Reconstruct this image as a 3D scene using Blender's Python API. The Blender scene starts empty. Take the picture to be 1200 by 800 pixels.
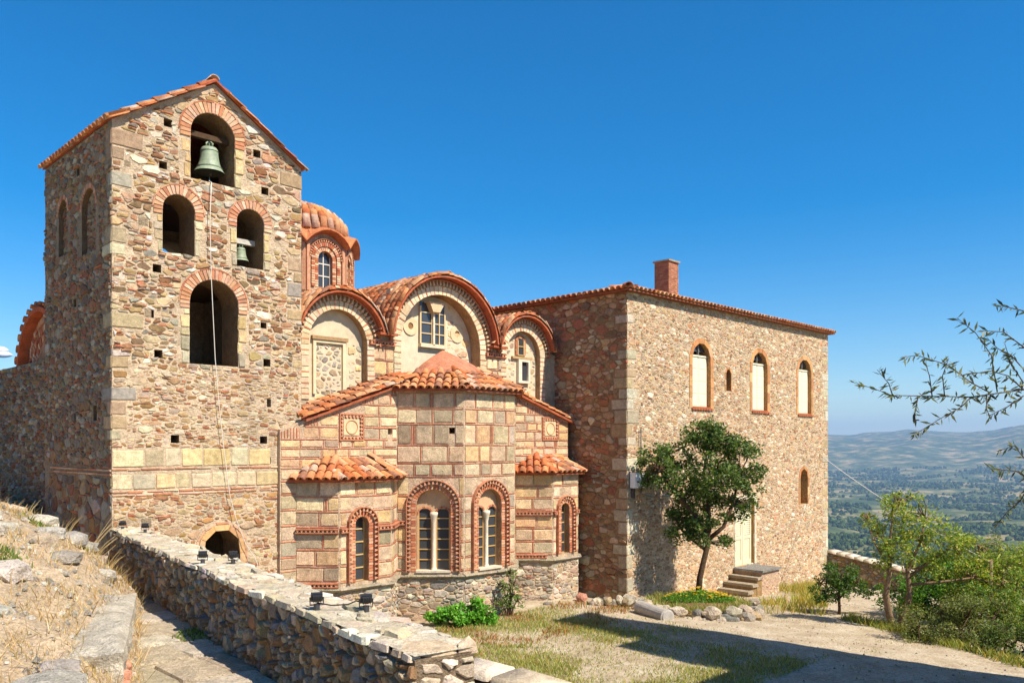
import bpy, math, random
from mathutils import Vector, Matrix, noise
from mathutils.geometry import tessellate_polygon

sc = bpy.context.scene
col = sc.collection
R = random.Random(7)
rad = math.radians

# ------------------------------------------------------------------ camera, sky, sun, exposure
CAM = Vector((0, 0, 4.5))
cam_d = bpy.data.cameras.new('camera')
cam = bpy.data.objects.new('camera', cam_d)
col.objects.link(cam)
cam.location = CAM
cam.rotation_euler = (rad(90), 0, rad(-45))
cam_d.sensor_width = 36.0
cam_d.lens = 36.0 * 975 / 1200
cam_d.shift_y = 122 / 1200
cam_d.clip_start = 0.1
cam_d.clip_end = 90000
sc.camera = cam

SUN_TO = Vector((0.15, -1.0, 1.22)).normalized()
SUN_EL = math.asin(SUN_TO.z)
SUN_AZ = math.atan2(SUN_TO.x, SUN_TO.y)          # clockwise from +Y
world = bpy.data.worlds.new('World')
sc.world = world
world.use_nodes = True
wn = world.node_tree
wn.nodes.clear()
sky = wn.nodes.new('ShaderNodeTexSky')
sky.sky_type = 'NISHITA'
sky.sun_disc = False
sky.sun_elevation = SUN_EL
sky.sun_rotation = SUN_AZ
sky.altitude = 300
sky.air_density = 1.0
sky.dust_density = 0.35
sky.ozone_density = 3.0
bg = wn.nodes.new('ShaderNodeBackground')
bg.inputs['Strength'].default_value = 0.088
wo = wn.nodes.new('ShaderNodeOutputWorld')
hsv = wn.nodes.new('ShaderNodeHueSaturation')
hsv.inputs['Saturation'].default_value = 1.56
hsv.inputs['Value'].default_value = 1.16
wn.links.new(sky.outputs[0], hsv.inputs['Color'])
wn.links.new(hsv.outputs[0], bg.inputs['Color'])
wn.links.new(bg.outputs[0], wo.inputs['Surface'])

sun_d = bpy.data.lights.new('sun', 'SUN')
sun_d.energy = 5.0
sun_d.angle = rad(0.5)
sun_d.color = (1.0, 0.905, 0.78)
sun = bpy.data.objects.new('sun', sun_d)
sun.location = (0, -20, 40)
sun.rotation_euler = SUN_TO.to_track_quat('Z', 'Y').to_euler()
col.objects.link(sun)

sc.view_settings.view_transform = 'Standard'
sc.view_settings.look = 'None'
sc.view_settings.exposure = 0.68
sc.view_settings.gamma = 1.0
sc.view_settings.use_curve_mapping = False
sc.render.engine = 'CYCLES'
sc.cycles.max_bounces = 6
sc.cycles.diffuse_bounces = 3
sc.cycles.glossy_bounces = 2
sc.cycles.transmission_bounces = 3
sc.cycles.volume_bounces = 0
sc.cycles.use_denoising = True
sc.cycles.use_adaptive_sampling = True

# ------------------------------------------------------------------ helpers
def lin(h):
    """sRGB hex -> linear rgb"""
    o = []
    for i in (0, 2, 4):
        c = int(h[i:i + 2], 16) / 255
        o.append(c / 12.92 if c <= 0.04045 else ((c + 0.055) / 1.055) ** 2.4)
    return tuple(o)

def vary(c, a=0.12, hue=0.04):
    k = 1 + R.uniform(-a, a)
    return tuple(max(0.004, x * k * (1 + R.uniform(-hue, hue))) for x in c)

def mixc(a, b, t):
    return tuple(x + (y - x) * t for x, y in zip(a, b))

def nz(x, y=0.0, z=0.0):
    return noise.noise(Vector((x, y, z)))

def smooth01(x):
    x = max(0.0, min(1.0, x))
    return x * x * (3 - 2 * x)

class MB:
    """collects verts, faces and a colour for each vertex; build() links ONE mesh object"""
    def __init__(self):
        self.v = []; self.f = []; self.c = []
    def add(self, verts, faces, c=(0.5, 0.5, 0.5)):
        o = len(self.v)
        self.v.extend(verts)
        self.f.extend([tuple(i + o for i in q) for q in faces])
        self.c.extend([c] * len(verts))
    def addc(self, verts, faces, cs):
        o = len(self.v)
        self.v.extend(verts)
        self.f.extend([tuple(i + o for i in q) for q in faces])
        self.c.extend(cs)
    def box(self, x0, x1, y0, y1, z0, z1, c, j=0.0):
        vs = [Vector((x, y, z)) for z in (z0, z1) for y in (y0, y1) for x in (x0, x1)]
        if j: vs = [p + Vector((R.uniform(-j, j), R.uniform(-j, j), R.uniform(-j, j))) for p in vs]
        self.add(vs, [(0, 2, 3, 1), (4, 5, 7, 6), (0, 1, 5, 4), (2, 6, 7, 3), (0, 4, 6, 2), (1, 3, 7, 5)], c)
    def obox(self, fr, s0, s1, t0, t1, n0, n1, c):
        vs = [fr.p(s, t, n) for n in (n0, n1) for t in (t0, t1) for s in (s0, s1)]
        self.add(vs, [(0, 2, 3, 1), (4, 5, 7, 6), (0, 1, 5, 4), (2, 6, 7, 3), (0, 4, 6, 2), (1, 3, 7, 5)], c)
    def tube(self, pts, rads, c, n=7, cap=True, wob=0.0):
        pts = [Vector(p) for p in pts]
        o = len(self.v); vs = []; fs = []
        prev = None
        for i, p in enumerate(pts):
            a = pts[max(0, i - 1)]; b = pts[min(len(pts) - 1, i + 1)]
            d = (b - a).normalized()
            x = d.orthogonal().normalized() if prev is None else (prev - d * prev.dot(d)).normalized()
            prev = x
            y = d.cross(x)
            for k in range(n):
                t = 2 * math.pi * k / n
                r = rads[i] * (1 + (R.uniform(-wob, wob) if wob else 0))
                vs.append(p + (x * math.cos(t) + y * math.sin(t)) * r)
        for i in range(len(pts) - 1):
            for k in range(n):
                fs.append((i * n + k, i * n + (k + 1) % n, (i + 1) * n + (k + 1) % n, (i + 1) * n + k))
        if cap:
            fs.append(tuple(range(n - 1, -1, -1)))
            fs.append(tuple((len(pts) - 1) * n + k for k in range(n)))
        self.add(vs, fs, c)
    def lathe(self, base, prof, c, n=24):
        base = Vector(base); vs = []; fs = []
        for r, z in prof:
            for k in range(n):
                t = 2 * math.pi * k / n
                vs.append(base + Vector((r * math.cos(t), r * math.sin(t), z)))
        for i in range(len(prof) - 1):
            for k in range(n):
                fs.append((i * n + k, i * n + (k + 1) % n, (i + 1) * n + (k + 1) % n, (i + 1) * n + k))
        self.add(vs, fs, c)
    def mesh(self, name, mat, smooth=False):
        me = bpy.data.meshes.new(name)
        me.from_pydata(self.v, [], self.f)
        at = me.color_attributes.new('col', 'FLOAT_COLOR', 'POINT')
        flat = []
        for c in self.c:
            flat.extend((c[0], c[1], c[2], 1.0))
        at.data.foreach_set('color', flat)
        if smooth:
            me.polygons.foreach_set('use_smooth', [True] * len(me.polygons))
        me.materials.append(mat)
        me.update()
        return me
    def build(self, name, mat, parent=None, smooth=False, kind=None):
        return link(name, self.mesh(name, mat, smooth), parent, kind)

def link(name, me, parent=None, kind=None):
    o = bpy.data.objects.new(name, me)
    col.objects.link(o)
    if parent is not None:
        o.parent = parent
        o.matrix_parent_inverse = Matrix.Translation(-parent.location) if parent.type == 'EMPTY' else Matrix()
    if kind: o['kind'] = kind
    return o

def tag(o, label, cat, group=None):
    o['label'] = label; o['category'] = cat
    if group: o['group'] = group
    return o

def thing(name, label, cat, loc=(0, 0, 0), group=None):
    o = bpy.data.objects.new(name, None)
    o.empty_display_size = 0.3
    col.objects.link(o)
    o.location = loc
    return tag(o, label, cat, group)

class Pool:
    """pieces of one kind on one thing: the ones that show largest become objects, the rest one joined part"""
    def __init__(self, name, rest, mat, root, nmax=300, smooth=False, zmin=None):
        self.name, self.rest, self.mat, self.root, self.nmax, self.smooth = name, rest, mat, root, nmax, smooth
        self.items = []
    def add(self, verts, faces, c, parent, w=1.0):
        p0 = verts[0]
        xs = [v.x for v in verts]; ys = [v.y for v in verts]; zs = [v.z for v in verts]
        ce = Vector(((min(xs) + max(xs)) / 2, (min(ys) + max(ys)) / 2, (min(zs) + max(zs)) / 2))
        h = math.hypot(max(xs) - min(xs), max(ys) - min(ys))
        z = max(zs) - min(zs)
        self.items.append((w * h * max(z, 0.3 * h) / (ce - CAM).length_squared, verts, faces, c, parent, ce))
    def done(self):
        self.items.sort(key=lambda t: -t[0])
        for _, vs, fs, c, par, ce in self.items[:self.nmax]:
            m = MB(); m.add([v - ce for v in vs], fs, c)
            o = m.build(self.name, self.mat, par, self.smooth)
            o.location = ce
        if len(self.items) > self.nmax:
            m = MB()
            for _, vs, fs, c, par, ce in self.items[self.nmax:]:
                m.add(vs, fs, c)
            m.build(self.rest, self.mat, self.root, self.smooth, 'stuff')

class Fr:
    """wall frame: s to the right as seen from outside, t up, n outwards"""
    def __init__(self, O, N):
        self.O = Vector(O); self.N = Vector(N).normalized(); self.S = Vector((0, 0, 1)).cross(self.N); self.T = Vector((0, 0, 1))
    def p(self, s, t, n=0.0):
        return self.O + self.S * s + self.T * t + self.N * n

class FlatFr(Fr):
    """horizontal frame: s, t in plan, n up"""
    def __init__(self, O, S, T):
        self.O = Vector(O); self.S = Vector(S); self.T = Vector(T); self.N = Vector((0, 0, 1))

# ------------------------------------------------------------------ materials
def mat(name, rough=0.9, var=0.25, scale=6.0, fine=45.0, bump=0.35, spec=0.25, speck=0.0, colour=None, stain=0.0, dist=0.02):
    m = bpy.data.materials.new(name); m.use_nodes = True
    nt = m.node_tree; N = nt.nodes; L = nt.links
    bs = N['Principled BSDF']
    bs.inputs['Roughness'].default_value = rough
    bs.inputs['Specular IOR Level'].default_value = spec
    tc = N.new('ShaderNodeTexCoord')
    if colour is None:
        at = N.new('ShaderNodeAttribute'); at.attribute_name = 'col'; src = at.outputs['Color']
    else:
        rgb = N.new('ShaderNodeRGB'); rgb.outputs[0].default_value = (*colour, 1); src = rgb.outputs[0]
    geo = N.new('ShaderNodeNewGeometry')
    n1 = N.new('ShaderNodeTexNoise'); n1.inputs['Scale'].default_value = scale; n1.inputs['Detail'].default_value = 6; n1.inputs['Roughness'].default_value = 0.65
    L.new(geo.outputs['Position'], n1.inputs['Vector'])
    mr = N.new('ShaderNodeMapRange'); mr.inputs['From Min'].default_value = 0.28; mr.inputs['From Max'].default_value = 0.72
    mr.inputs['To Min'].default_value = 1 - var; mr.inputs['To Max'].default_value = 1 + var
    L.new(n1.outputs['Fac'], mr.inputs['Value'])
    mx = N.new('ShaderNodeMix'); mx.data_type = 'RGBA'; mx.blend_type = 'MULTIPLY'; mx.inputs['Factor'].default_value = 1
    L.new(src, mx.inputs['A']); L.new(mr.outputs['Result'], mx.inputs['B'])
    out = mx.outputs['Result']
    n2 = N.new('ShaderNodeTexNoise'); n2.inputs['Scale'].default_value = fine; n2.inputs['Detail'].default_value = 4; n2.inputs['Roughness'].default_value = 0.7
    L.new(geo.outputs['Position'], n2.inputs['Vector'])
    if speck > 0:
        m2 = N.new('ShaderNodeMapRange'); m2.inputs['From Min'].default_value = 0.33; m2.inputs['From Max'].default_value = 0.67
        m2.inputs['To Min'].default_value = 1 - speck; m2.inputs['To Max'].default_value = 1 + speck * 0.8
        L.new(n2.outputs['Fac'], m2.inputs['Value'])
        mx2 = N.new('ShaderNodeMix'); mx2.data_type = 'RGBA'; mx2.blend_type = 'MULTIPLY'; mx2.inputs['Factor'].default_value = 1
        L.new(out, mx2.inputs['A']); L.new(m2.outputs['Result'], mx2.inputs['B']); out = mx2.outputs['Result']
    if stain > 0:
        n3 = N.new('ShaderNodeTexNoise'); n3.inputs['Scale'].default_value = 1.1; n3.inputs['Detail'].default_value = 5
        L.new(geo.outputs['Position'], n3.inputs['Vector'])
        m3 = N.new('ShaderNodeMapRange'); m3.inputs['From Min'].default_value = 0.5; m3.inputs['From Max'].default_value = 0.72
        m3.inputs['To Min'].default_value = 0; m3.inputs['To Max'].default_value = stain
        L.new(n3.outputs['Fac'], m3.inputs['Value'])
        mx3 = N.new('ShaderNodeMix'); mx3.data_type = 'RGBA'; mx3.inputs['B'].default_value = (0.17, 0.155, 0.12, 1)
        L.new(m3.outputs['Result'], mx3.inputs['Factor']); L.new(out, mx3.inputs['A']); out = mx3.outputs['Result']
    L.new(out, bs.inputs['Base Color'])
    if bump:
        ad = N.new('ShaderNodeMath'); ad.operation = 'MULTIPLY_ADD'; ad.inputs[1].default_value = 2.2
        L.new(n1.outputs['Fac'], ad.inputs[0]); L.new(n2.outputs['Fac'], ad.inputs[2])
        bp = N.new('ShaderNodeBump'); bp.inputs['Strength'].default_value = bump; bp.inputs['Distance'].default_value = dist
        L.new(ad.outputs[0], bp.inputs['Height']); L.new(bp.outputs['Normal'], bs.inputs['Normal'])
    return m

M_stone = mat('rubble_stone', 0.9, 0.32, 9, 60, 0.6, 0.2, speck=0.28)
M_ashlar = mat('ashlar_block', 0.92, 0.32, 6, 38, 0.7, 0.12, speck=0.34, stain=0.42)
M_mortar = mat('lime_mortar', 0.95, 0.28, 5, 30, 0.9, 0.1, speck=0.3, stain=0.3, dist=0.04)
M_brick = mat('fired_brick', 0.9, 0.25, 10, 70, 0.4, 0.15, speck=0.2)
M_tile = mat('terracotta_tile', 0.9, 0.36, 6, 40, 0.35, 0.12, speck=0.3, stain=0.3)
M_plaster = mat('plaster', 0.95, 0.16, 4, 40, 0.3, 0.1, speck=0.1)
M_wood = mat('old_wood', 0.8, 0.25, 12, 80, 0.3, 0.2)
M_paint = mat('cream_paint', 0.6, 0.06, 5, 60, 0.1, 0.35)
M_bronze = mat('bronze_patina', 0.55, 0.3, 9, 40, 0.15, 0.5)
M_metal = mat('grey_metal', 0.45, 0.1, 8, 50, 0.05, 0.5)
M_bark = mat('bark', 0.95, 0.3, 14, 70, 0.8, 0.1, speck=0.2)
M_rock = mat('rough_rock', 0.92, 0.3, 5, 35, 1.0, 0.15, speck=0.3, dist=0.05)
M_marble = mat('weathered_marble', 0.75, 0.18, 6, 50, 0.3, 0.25, speck=0.1)
M_rope = mat('rope', 0.9, 0.1, 30, 90, 0.2, 0.1)

def leafmat(name, trans=0.35):
    m = bpy.data.materials.new(name); m.use_nodes = True
    nt = m.node_tree; N = nt.nodes; L = nt.links
    bs = N['Principled BSDF']; bs.inputs['Roughness'].default_value = 0.5; bs.inputs['Specular IOR Level'].default_value = 0.35
    at = N.new('ShaderNodeAttribute'); at.attribute_name = 'col'
    tr = N.new('ShaderNodeBsdfTranslucent'); ms = N.new('ShaderNodeMixShader'); ms.inputs[0].default_value = trans
    g = N.new('ShaderNodeMix'); g.data_type = 'RGBA'; g.blend_type = 'MULTIPLY'; g.inputs['Factor'].default_value = 1; g.inputs['B'].default_value = (1.5, 1.35, 0.5, 1)
    L.new(at.outputs['Color'], bs.inputs['Base Color']); L.new(at.outputs['Color'], g.inputs['A']); L.new(g.outputs['Result'], tr.inputs['Color'])
    L.new(bs.outputs[0], ms.inputs[1]); L.new(tr.outputs[0], ms.inputs[2]); L.new(ms.outputs[0], N['Material Output'].inputs['Surface'])
    return m
M_leaf = leafmat('leaf')
M_grass = leafmat('grass_blade', 0.3)

def glassmat():
    m = bpy.data.materials.new('window_glass'); m.use_nodes = True
    b = m.node_tree.nodes['Principled BSDF']
    b.inputs['Base Color'].default_value = (0.05, 0.055, 0.06, 1); b.inputs['Roughness'].default_value = 0.12; b.inputs['Specular IOR Level'].default_value = 0.6
    return m
M_glass = glassmat()

# ------------------------------------------------------------------ masonry tools
class Hole:
    """arched (or square) opening on a wall frame"""
    def __init__(self, s, w, t0, top, ring=0.0, arch=True, rise=None):
        self.s, self.w, self.t0, self.top, self.ring, self.arch = s, w, t0, top, ring, arch
        self.r = w / 2
        self.spring = top - self.r if arch else top
    def pts(self, grow=0.0, n=12):
        r = self.r + grow; s = self.s
        if not self.arch:
            return [(s - r, self.t0 - grow), (s + r, self.t0 - grow), (s + r, self.top + grow), (s - r, self.top + grow)]
        o = [(s - r, self.t0), (s + r, self.t0)]
        for i in range(n + 1):
            a = math.pi * i / n
            o.append((s + r * math.cos(a), self.spring + r * math.sin(a)))
        return o
    def inside(self, s, t, m=0.0):
        r = self.r + self.ring + m
        if t < self.t0 - m: return False
        if not self.arch:
            return abs(s - self.s) < r and t < self.top + self.ring + m
        if t <= self.spring: return abs(s - self.s) < r
        return (s - self.s) ** 2 + (t - self.spring) ** 2 < r * r
    def block(self, a, b):
        """interval of s that the opening (with its ring) takes in the row a..b"""
        r = self.r + self.ring
        if b <= self.t0 + 0.01: return None
        if not self.arch:
            return (self.s - r, self.s + r) if a < self.top + self.ring - 0.01 else None
        if a >= self.spring + r - 0.02: return None
        h = max(0.0, a - self.spring)
        q = math.sqrt(max(0.0, r * r - h * h))
        return (self.s - q, self.s + q)

def slab(mb, fr, outer, holes, thick, c, creveal=None):
    loops = [[Vector((s, t, 0)) for s, t in outer]] + [[Vector((s, t, 0)) for s, t in h] for h in holes]
    tris = tessellate_polygon(loops)
    flat = [q for l in loops for q in l]
    k = len(flat)
    mb.add([fr.p(q.x, q.y, 0) for q in flat] + [fr.p(q.x, q.y, -thick) for q in flat],
           [tuple(t) for t in tris] + [tuple(i + k for i in reversed(t)) for t in tris], c)
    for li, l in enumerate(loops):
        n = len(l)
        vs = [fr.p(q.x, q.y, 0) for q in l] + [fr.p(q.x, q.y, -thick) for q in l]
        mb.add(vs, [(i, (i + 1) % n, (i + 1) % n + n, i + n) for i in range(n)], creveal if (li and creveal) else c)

def warp(s, t, amp):
    return (s + amp * nz(s * 1.3 + 5, t * 1.3, 2.1) + 0.5 * amp * nz(s * 4, t * 4, 7.7),
            t + amp * nz(s * 1.1, t * 1.6, 9.4) + 0.5 * amp * nz(s * 4.3, t * 4.1, 1.7))

def stone_piece(fr, s0, s1, t0, t1, proud, gap, cut, amp, shrink=0.02, dome=0.3):
    s0 += gap; s1 -= gap; t0 += gap; t1 -= gap
    w = s1 - s0; h = t1 - t0
    if w < 0.03 or h < 0.02: return None
    k = min(w, h)
    def cc(): return cut * k * R.uniform(0.35, 1.0)
    a = [cc() for _ in range(8)]
    P = [(s0 + a[0], t0), (s1 - a[1], t0), (s1, t0 + a[2]), (s1, t1 - a[3]), (s1 - a[4], t1), (s0 + a[5], t1), (s0, t1 - a[6]), (s0, t0 + a[7])]
    j = 0.06 * k
    P = [warp(x + R.uniform(-j, j), y + R.uniform(-j, j), amp) for x, y in P]
    cx = sum(q[0] for q in P) / 8; cy = sum(q[1] for q in P) / 8
    vs = [fr.p(x, y, -0.012) for x, y in P]
    sh = min(shrink, 0.3 * k)
    for x, y in P:
        d = math.hypot(x - cx, y - cy) + 1e-6
        f = max(0.4, 1 - sh / d)
        vs.append(fr.p(cx + (x - cx) * f, cy + (y - cy) * f, proud * R.uniform(0.55, 1.0)))
    vs.append(fr.p(cx + R.uniform(-.2, .2) * w, cy + R.uniform(-.2, .2) * h, proud * (1 + dome * R.random())))
    fs = [(i, (i + 1) % 8, 8 + (i + 1) % 8, 8 + i) for i in range(8)] + [(8 + i, 8 + (i + 1) % 8, 16) for i in range(8)]
    return vs, fs

def clip_poly(P, nx, ny, d):
    """keep the part of polygon P where nx*x + ny*y <= d"""
    o = []
    n = len(P)
    for i in range(n):
        a = P[i]; b = P[(i + 1) % n]
        fa = nx * a[0] + ny * a[1] - d; fb = nx * b[0] + ny * b[1] - d
        if fa <= 0: o.append(a)
        if (fa < 0 < fb) or (fb < 0 < fa):
            t = fa / (fa - fb); o.append((a[0] + (b[0] - a[0]) * t, a[1] + (b[1] - a[1]) * t))
    return o

def cells(w, h, r0, spread):
    """power diagram of stones of unequal size over the rectangle 0..w, 0..h"""
    g = r0 * 2.2; grid = {}; S = []
    def near(x, y, k=2):
        gx, gy = int(x / g), int(y / g)
        for i in range(gx - k, gx + k + 1):
            for j in range(gy - k, gy + k + 1):
                for q in grid.get((i, j), ()): yield q
    tries = int(w * h / (r0 * r0) * 5)
    for _ in range(tries):
        r = min(r0 * 1.9, max(r0 * .45, r0 * math.exp(R.gauss(0, spread))))
        x, y = R.uniform(0, w), R.uniform(0, h); ok = True
        for q in near(x, y):
            xx, yy, rr = S[q]
            if (xx - x) ** 2 + (yy - y) ** 2 < (.82 * (r + rr)) ** 2: ok = False; break
        if ok:
            S.append((x, y, r)); grid.setdefault((int(x / g), int(y / g)), []).append(len(S) - 1)
    out = []
    for k, (x, y, r) in enumerate(S):
        m = r * 2.4
        P = [(max(0, x - m), max(0, y - m)), (min(w, x + m), max(0, y - m)), (min(w, x + m), min(h, y + m)), (max(0, x - m), min(h, y + m))]
        for q in near(x, y):
            if q == k: continue
            xx, yy, rr = S[q]
            nx, ny = xx - x, yy - y
            P = clip_poly(P, nx, ny, (xx * xx + yy * yy - rr * rr - x * x - y * y + r * r) / 2)
            if len(P) < 3: break
        if len(P) >= 3: out.append((x, y, P))
    return out

def nearest(h, s, t):
    """nearest point of an opening (grown by its ring) to a point outside it"""
    r = h.r + h.ring
    top = h.spring if h.arch else h.top + h.ring
    x = max(h.s - r, min(h.s + r, s))
    if h.arch and t > top:
        d = math.hypot(s - h.s, t - top) + 1e-9
        return h.s + (s - h.s) / d * r, top + (t - top) / d * r
    return x, max(h.t0, min(top, t))

def poly_stone(fr, P, proud, gap, amp, shrink, dome):
    # round the corners, inset by the joint
    Q = []
    n = len(P)
    for i in range(n):
        a, b = P[i], P[(i + 1) % n]
        if math.hypot(b[0] - a[0], b[1] - a[1]) < .012: continue
        f = R.uniform(.06, .20); Q.append((a[0] + (b[0] - a[0]) * f, a[1] + (b[1] - a[1]) * f))
        f = R.uniform(.80, .94); Q.append((a[0] + (b[0] - a[0]) * f, a[1] + (b[1] - a[1]) * f))
    n = len(Q)
    if n < 5: return None
    cx = sum(q[0] for q in Q) / n; cy = sum(q[1] for q in Q) / n
    rm = sum(math.hypot(q[0] - cx, q[1] - cy) for q in Q) / n
    if rm < .035: return None
    jt = .05 * rm
    O = []
    for x, y in Q:
        d = math.hypot(x - cx, y - cy) + 1e-6
        f = max(.5, 1 - gap / d)
        O.append((cx + (x - cx) * f + R.uniform(-jt, jt), cy + (y - cy) * f + R.uniform(-jt, jt)))
    vs = [fr.p(*warp(x, y, amp), -.012) for x, y in O]
    tx, ty = R.uniform(-.25, .25), R.uniform(-.25, .25)            # the face is tilted a little
    for x, y in O:
        d = math.hypot(x - cx, y - cy) + 1e-6
        f = max(.45, 1 - min(shrink, .3 * rm) / d)
        vs.append(fr.p(*warp(cx + (x - cx) * f, cy + (y - cy) * f, amp), proud * max(.25, R.uniform(.7, 1.0) + tx * (x - cx) / rm + ty * (y - cy) / rm)))
    vs.append(fr.p(*warp(cx, cy, amp), proud * (1 + dome * R.random())))
    fs = [(i, (i + 1) % n, n + (i + 1) % n, n + i) for i in range(n)] + [(n + i, n + (i + 1) % n, 2 * n) for i in range(n)]
    return vs, fs

def rubble(pool, part, fr, s0, s1, t0, t1, holes, pal, wmax=0.5, hmax=0.26, proud=(0.015, 0.045), gap=(0.008, 0.022),
           cut=0.32, amp=0.05, top=None, skip=0.0, sliver=0.0, sliver_c=None, shrink=0.02, dome=0.12, cfun=None, spread=.4):
    st = max(1.0, wmax / hmax * .8); r0 = hmax * .36
    hh = [h for h in holes]
    for x, y, P in cells((s1 - s0) / st, t1 - t0, r0, spread):
        s, t = s0 + x * st, t0 + y
        P = [(s0 + a * st, t0 + b) for a, b in P]
        bad = False
        for h in hh:
            if abs(s - h.s) > h.r + h.ring + .6 or t > h.top + h.ring + .6 or t < h.t0 - .6: continue
            if h.inside(s, t, 0.0): bad = True; break
            q = nearest(h, s, t); nx, ny = q[0] - s, q[1] - t; d = math.hypot(nx, ny)
            if d < .012: bad = True; break
            P = clip_poly(P, nx / d, ny / d, (nx * q[0] + ny * q[1]) / d - .006)
            if len(P) < 3: bad = True; break
        if bad: continue
        if top:
            y0 = top(s); g = (top(s + .02) - top(s - .02)) / .04
            if t > y0 - .02: continue
            L_ = math.hypot(g, 1); P = clip_poly(P, -g / L_, 1 / L_, (y0 - g * s) / L_ - .01)
            if len(P) < 3: continue
        if skip and R.random() < skip: continue
        pr = R.uniform(*proud) if R.random() > .12 else proud[1] * R.uniform(1.0, 1.7)
        q = poly_stone(fr, P, pr, R.uniform(*gap), amp, shrink, dome)
        if not q: continue
        cc = cfun(s, t) if cfun else None
        pool.add(*q, vary(cc if cc else R.choice(pal), 0.2, 0.06), part)
        if sliver and R.random() < sliver:
            a = min(p[0] for p in P); b = max(p[0] for p in P); c = min(p[1] for p in P); m = (b - a) * R.uniform(.05, .3)
            hgt = R.uniform(.022, .042)
            if any(h.inside(xx, yy, .01) for h in hh for xx in (a, b) for yy in (c - hgt, c + hgt)): continue
            x = stone_piece(fr, a + m * R.random(), b - m, c - hgt * .5, c + hgt * .7, pr + R.uniform(.002, .01), 0.0, 0.2, amp, .006)
            if x: pool.add(*x, vary(mixc(sliver_c, R.choice(pal), R.random() * .8), .2, .05), part)

def block_piece(fr, s0, s1, t0, t1, proud, bev=0.012):
    j = min(0.011, 0.12 * min(s1 - s0, t1 - t0))
    def q(x, y, n): return fr.p(x + R.uniform(-j, j), y + R.uniform(-j, j), n + R.uniform(-.003, .003))
    b = min(bev, (s1 - s0) * 0.3, (t1 - t0) * 0.3)
    o = [q(s0, t0, -0.01), q(s1, t0, -0.01), q(s1, t1, -0.01), q(s0, t1, -0.01)]
    i = [q(s0 + b, t0 + b, proud), q(s1 - b, t0 + b, proud), q(s1 - b, t1 - b, proud), q(s0 + b, t1 - b, proud)]
    return o + i, [(0, 1, 5, 4), (1, 2, 6, 5), (2, 3, 7, 6), (3, 0, 4, 7), (4, 5, 6, 7)]

def free_spans(s0, s1, a, b, holes):
    bl = sorted(x for x in (h.block(a, b) for h in holes) if x)
    out = []; x = s0
    for l, r in bl:
        if l > x + 0.03: out.append((x, min(l, s1)))
        x = max(x, r)
    if x < s1 - 0.03: out.append((x, s1))
    return out

def cloisonne(blocks, bricks, part, fr, s0, s1, rows, holes, pal, bc, bw=(0.3, 0.62), bt=0.03, m=0.016, top=None, cfun=None, vert=0.35):
    """dressed blocks framed by thin bricks; rows = heights of the joints from the bottom up"""
    for a, b in zip(rows[:-1], rows[1:]):
        for x0, x1 in free_spans(s0, s1, a, b, holes):
            # brick course under the row
            x = x0
            while x < x1 - 0.02:
                e = min(x1, x + R.uniform(0.24, 0.36))
                if x1 - e < 0.08: e = x1
                if not top or (a + bt < top(x) and a + bt < top(e)):
                    y = a + R.uniform(-.004, .004)
                    bricks.add(*block_piece(fr, x + .004, e - .004, y, y + bt, 0.016, 0.005), vary(R.choice(bc), 0.2, 0.06), part)
                x = e
            x = x0 + m * 0.6
            while x < x1 - 0.05:
                e = x + R.uniform(*bw)
                if x1 - e < 0.2: e = x1 - m * 0.6
                nb = 0
                if e < x1 - 0.1:
                    nb = 1 if R.random() < 0.85 else R.choice((0, 2, 3))
                y0, y1 = a + bt + m, b - m
                fits = (not top) or (y1 < top(x) and y1 < top(e))
                if fits:
                    cc = cfun((x + e) / 2, (a + b) / 2) if cfun else R.choice(pal)
                    blocks.add(*block_piece(fr, x, e, y0 + R.uniform(0, .008), y1 - R.uniform(0, .008), R.uniform(0.008, 0.024)), vary(cc, 0.16, 0.05), part)
                elif top:
                    q = x
                    while q < e - 0.03:                 # upright bricks under a sloping edge
                        yy = min(top(q), top(q + 0.04)) - 0.02
                        if yy > y0 + 0.05:
                            bricks.add(*block_piece(fr, q, q + 0.036, y0, min(y1, yy), 0.014, 0.004), vary(R.choice(bc), 0.2), part)
                        q += 0.075
                x = e + m
                for _ in range(nb):
                    if fits and x + 0.04 < x1:
                        bricks.add(*block_piece(fr, x, x + bt, y0, y1, 0.015, 0.005), vary(R.choice(bc), 0.2, 0.06), part)
                    x += bt + m

def ring_pos(h, l, r, rm):
    H = h.spring - h.t0; A = math.pi * rm
    if l < H: return (h.s - r, h.t0 + l)
    if l < H + A:
        a = math.pi - (l - H) / rm
        return (h.s + r * math.cos(a), h.spring + r * math.sin(a))
    return (h.s + r, h.spring - (l - H - A))

def prism(fr, P, n0, n1):
    k = len(P)
    vs = [fr.p(x, y, n0) for x, y in P] + [fr.p(x, y, n1) for x, y in P]
    return vs, [(i, (i + 1) % k, k + (i + 1) % k, k + i) for i in range(k)] + [tuple(k + i for i in range(k))]

def ring(pool, part, fr, h, r0, r1, step, gap, cs, proud=(0.012, 0.022), jambs=True, alt=None, n0=-0.01):
    rm = (r0 + r1) / 2; H = h.spring - h.t0; A = math.pi * rm
    a0, a1 = (0, 2 * H + A) if jambs else (H, H + A)
    n = max(3, round((a1 - a0) / step)); st = (a1 - a0) / n
    for i in range(n):
        l0 = a0 + i * st + gap; l1 = a0 + (i + 1) * st - gap
        P = [ring_pos(h, l0, r0, rm), ring_pos(h, l1, r0, rm), ring_pos(h, l1, r1, rm), ring_pos(h, l0, r1, rm)]
        c = cs[i % len(cs)] if alt else R.choice(cs)
        pool.add(*prism(fr, P, n0, R.uniform(*proud)), vary(c, 0.18, 0.05), part)

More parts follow.
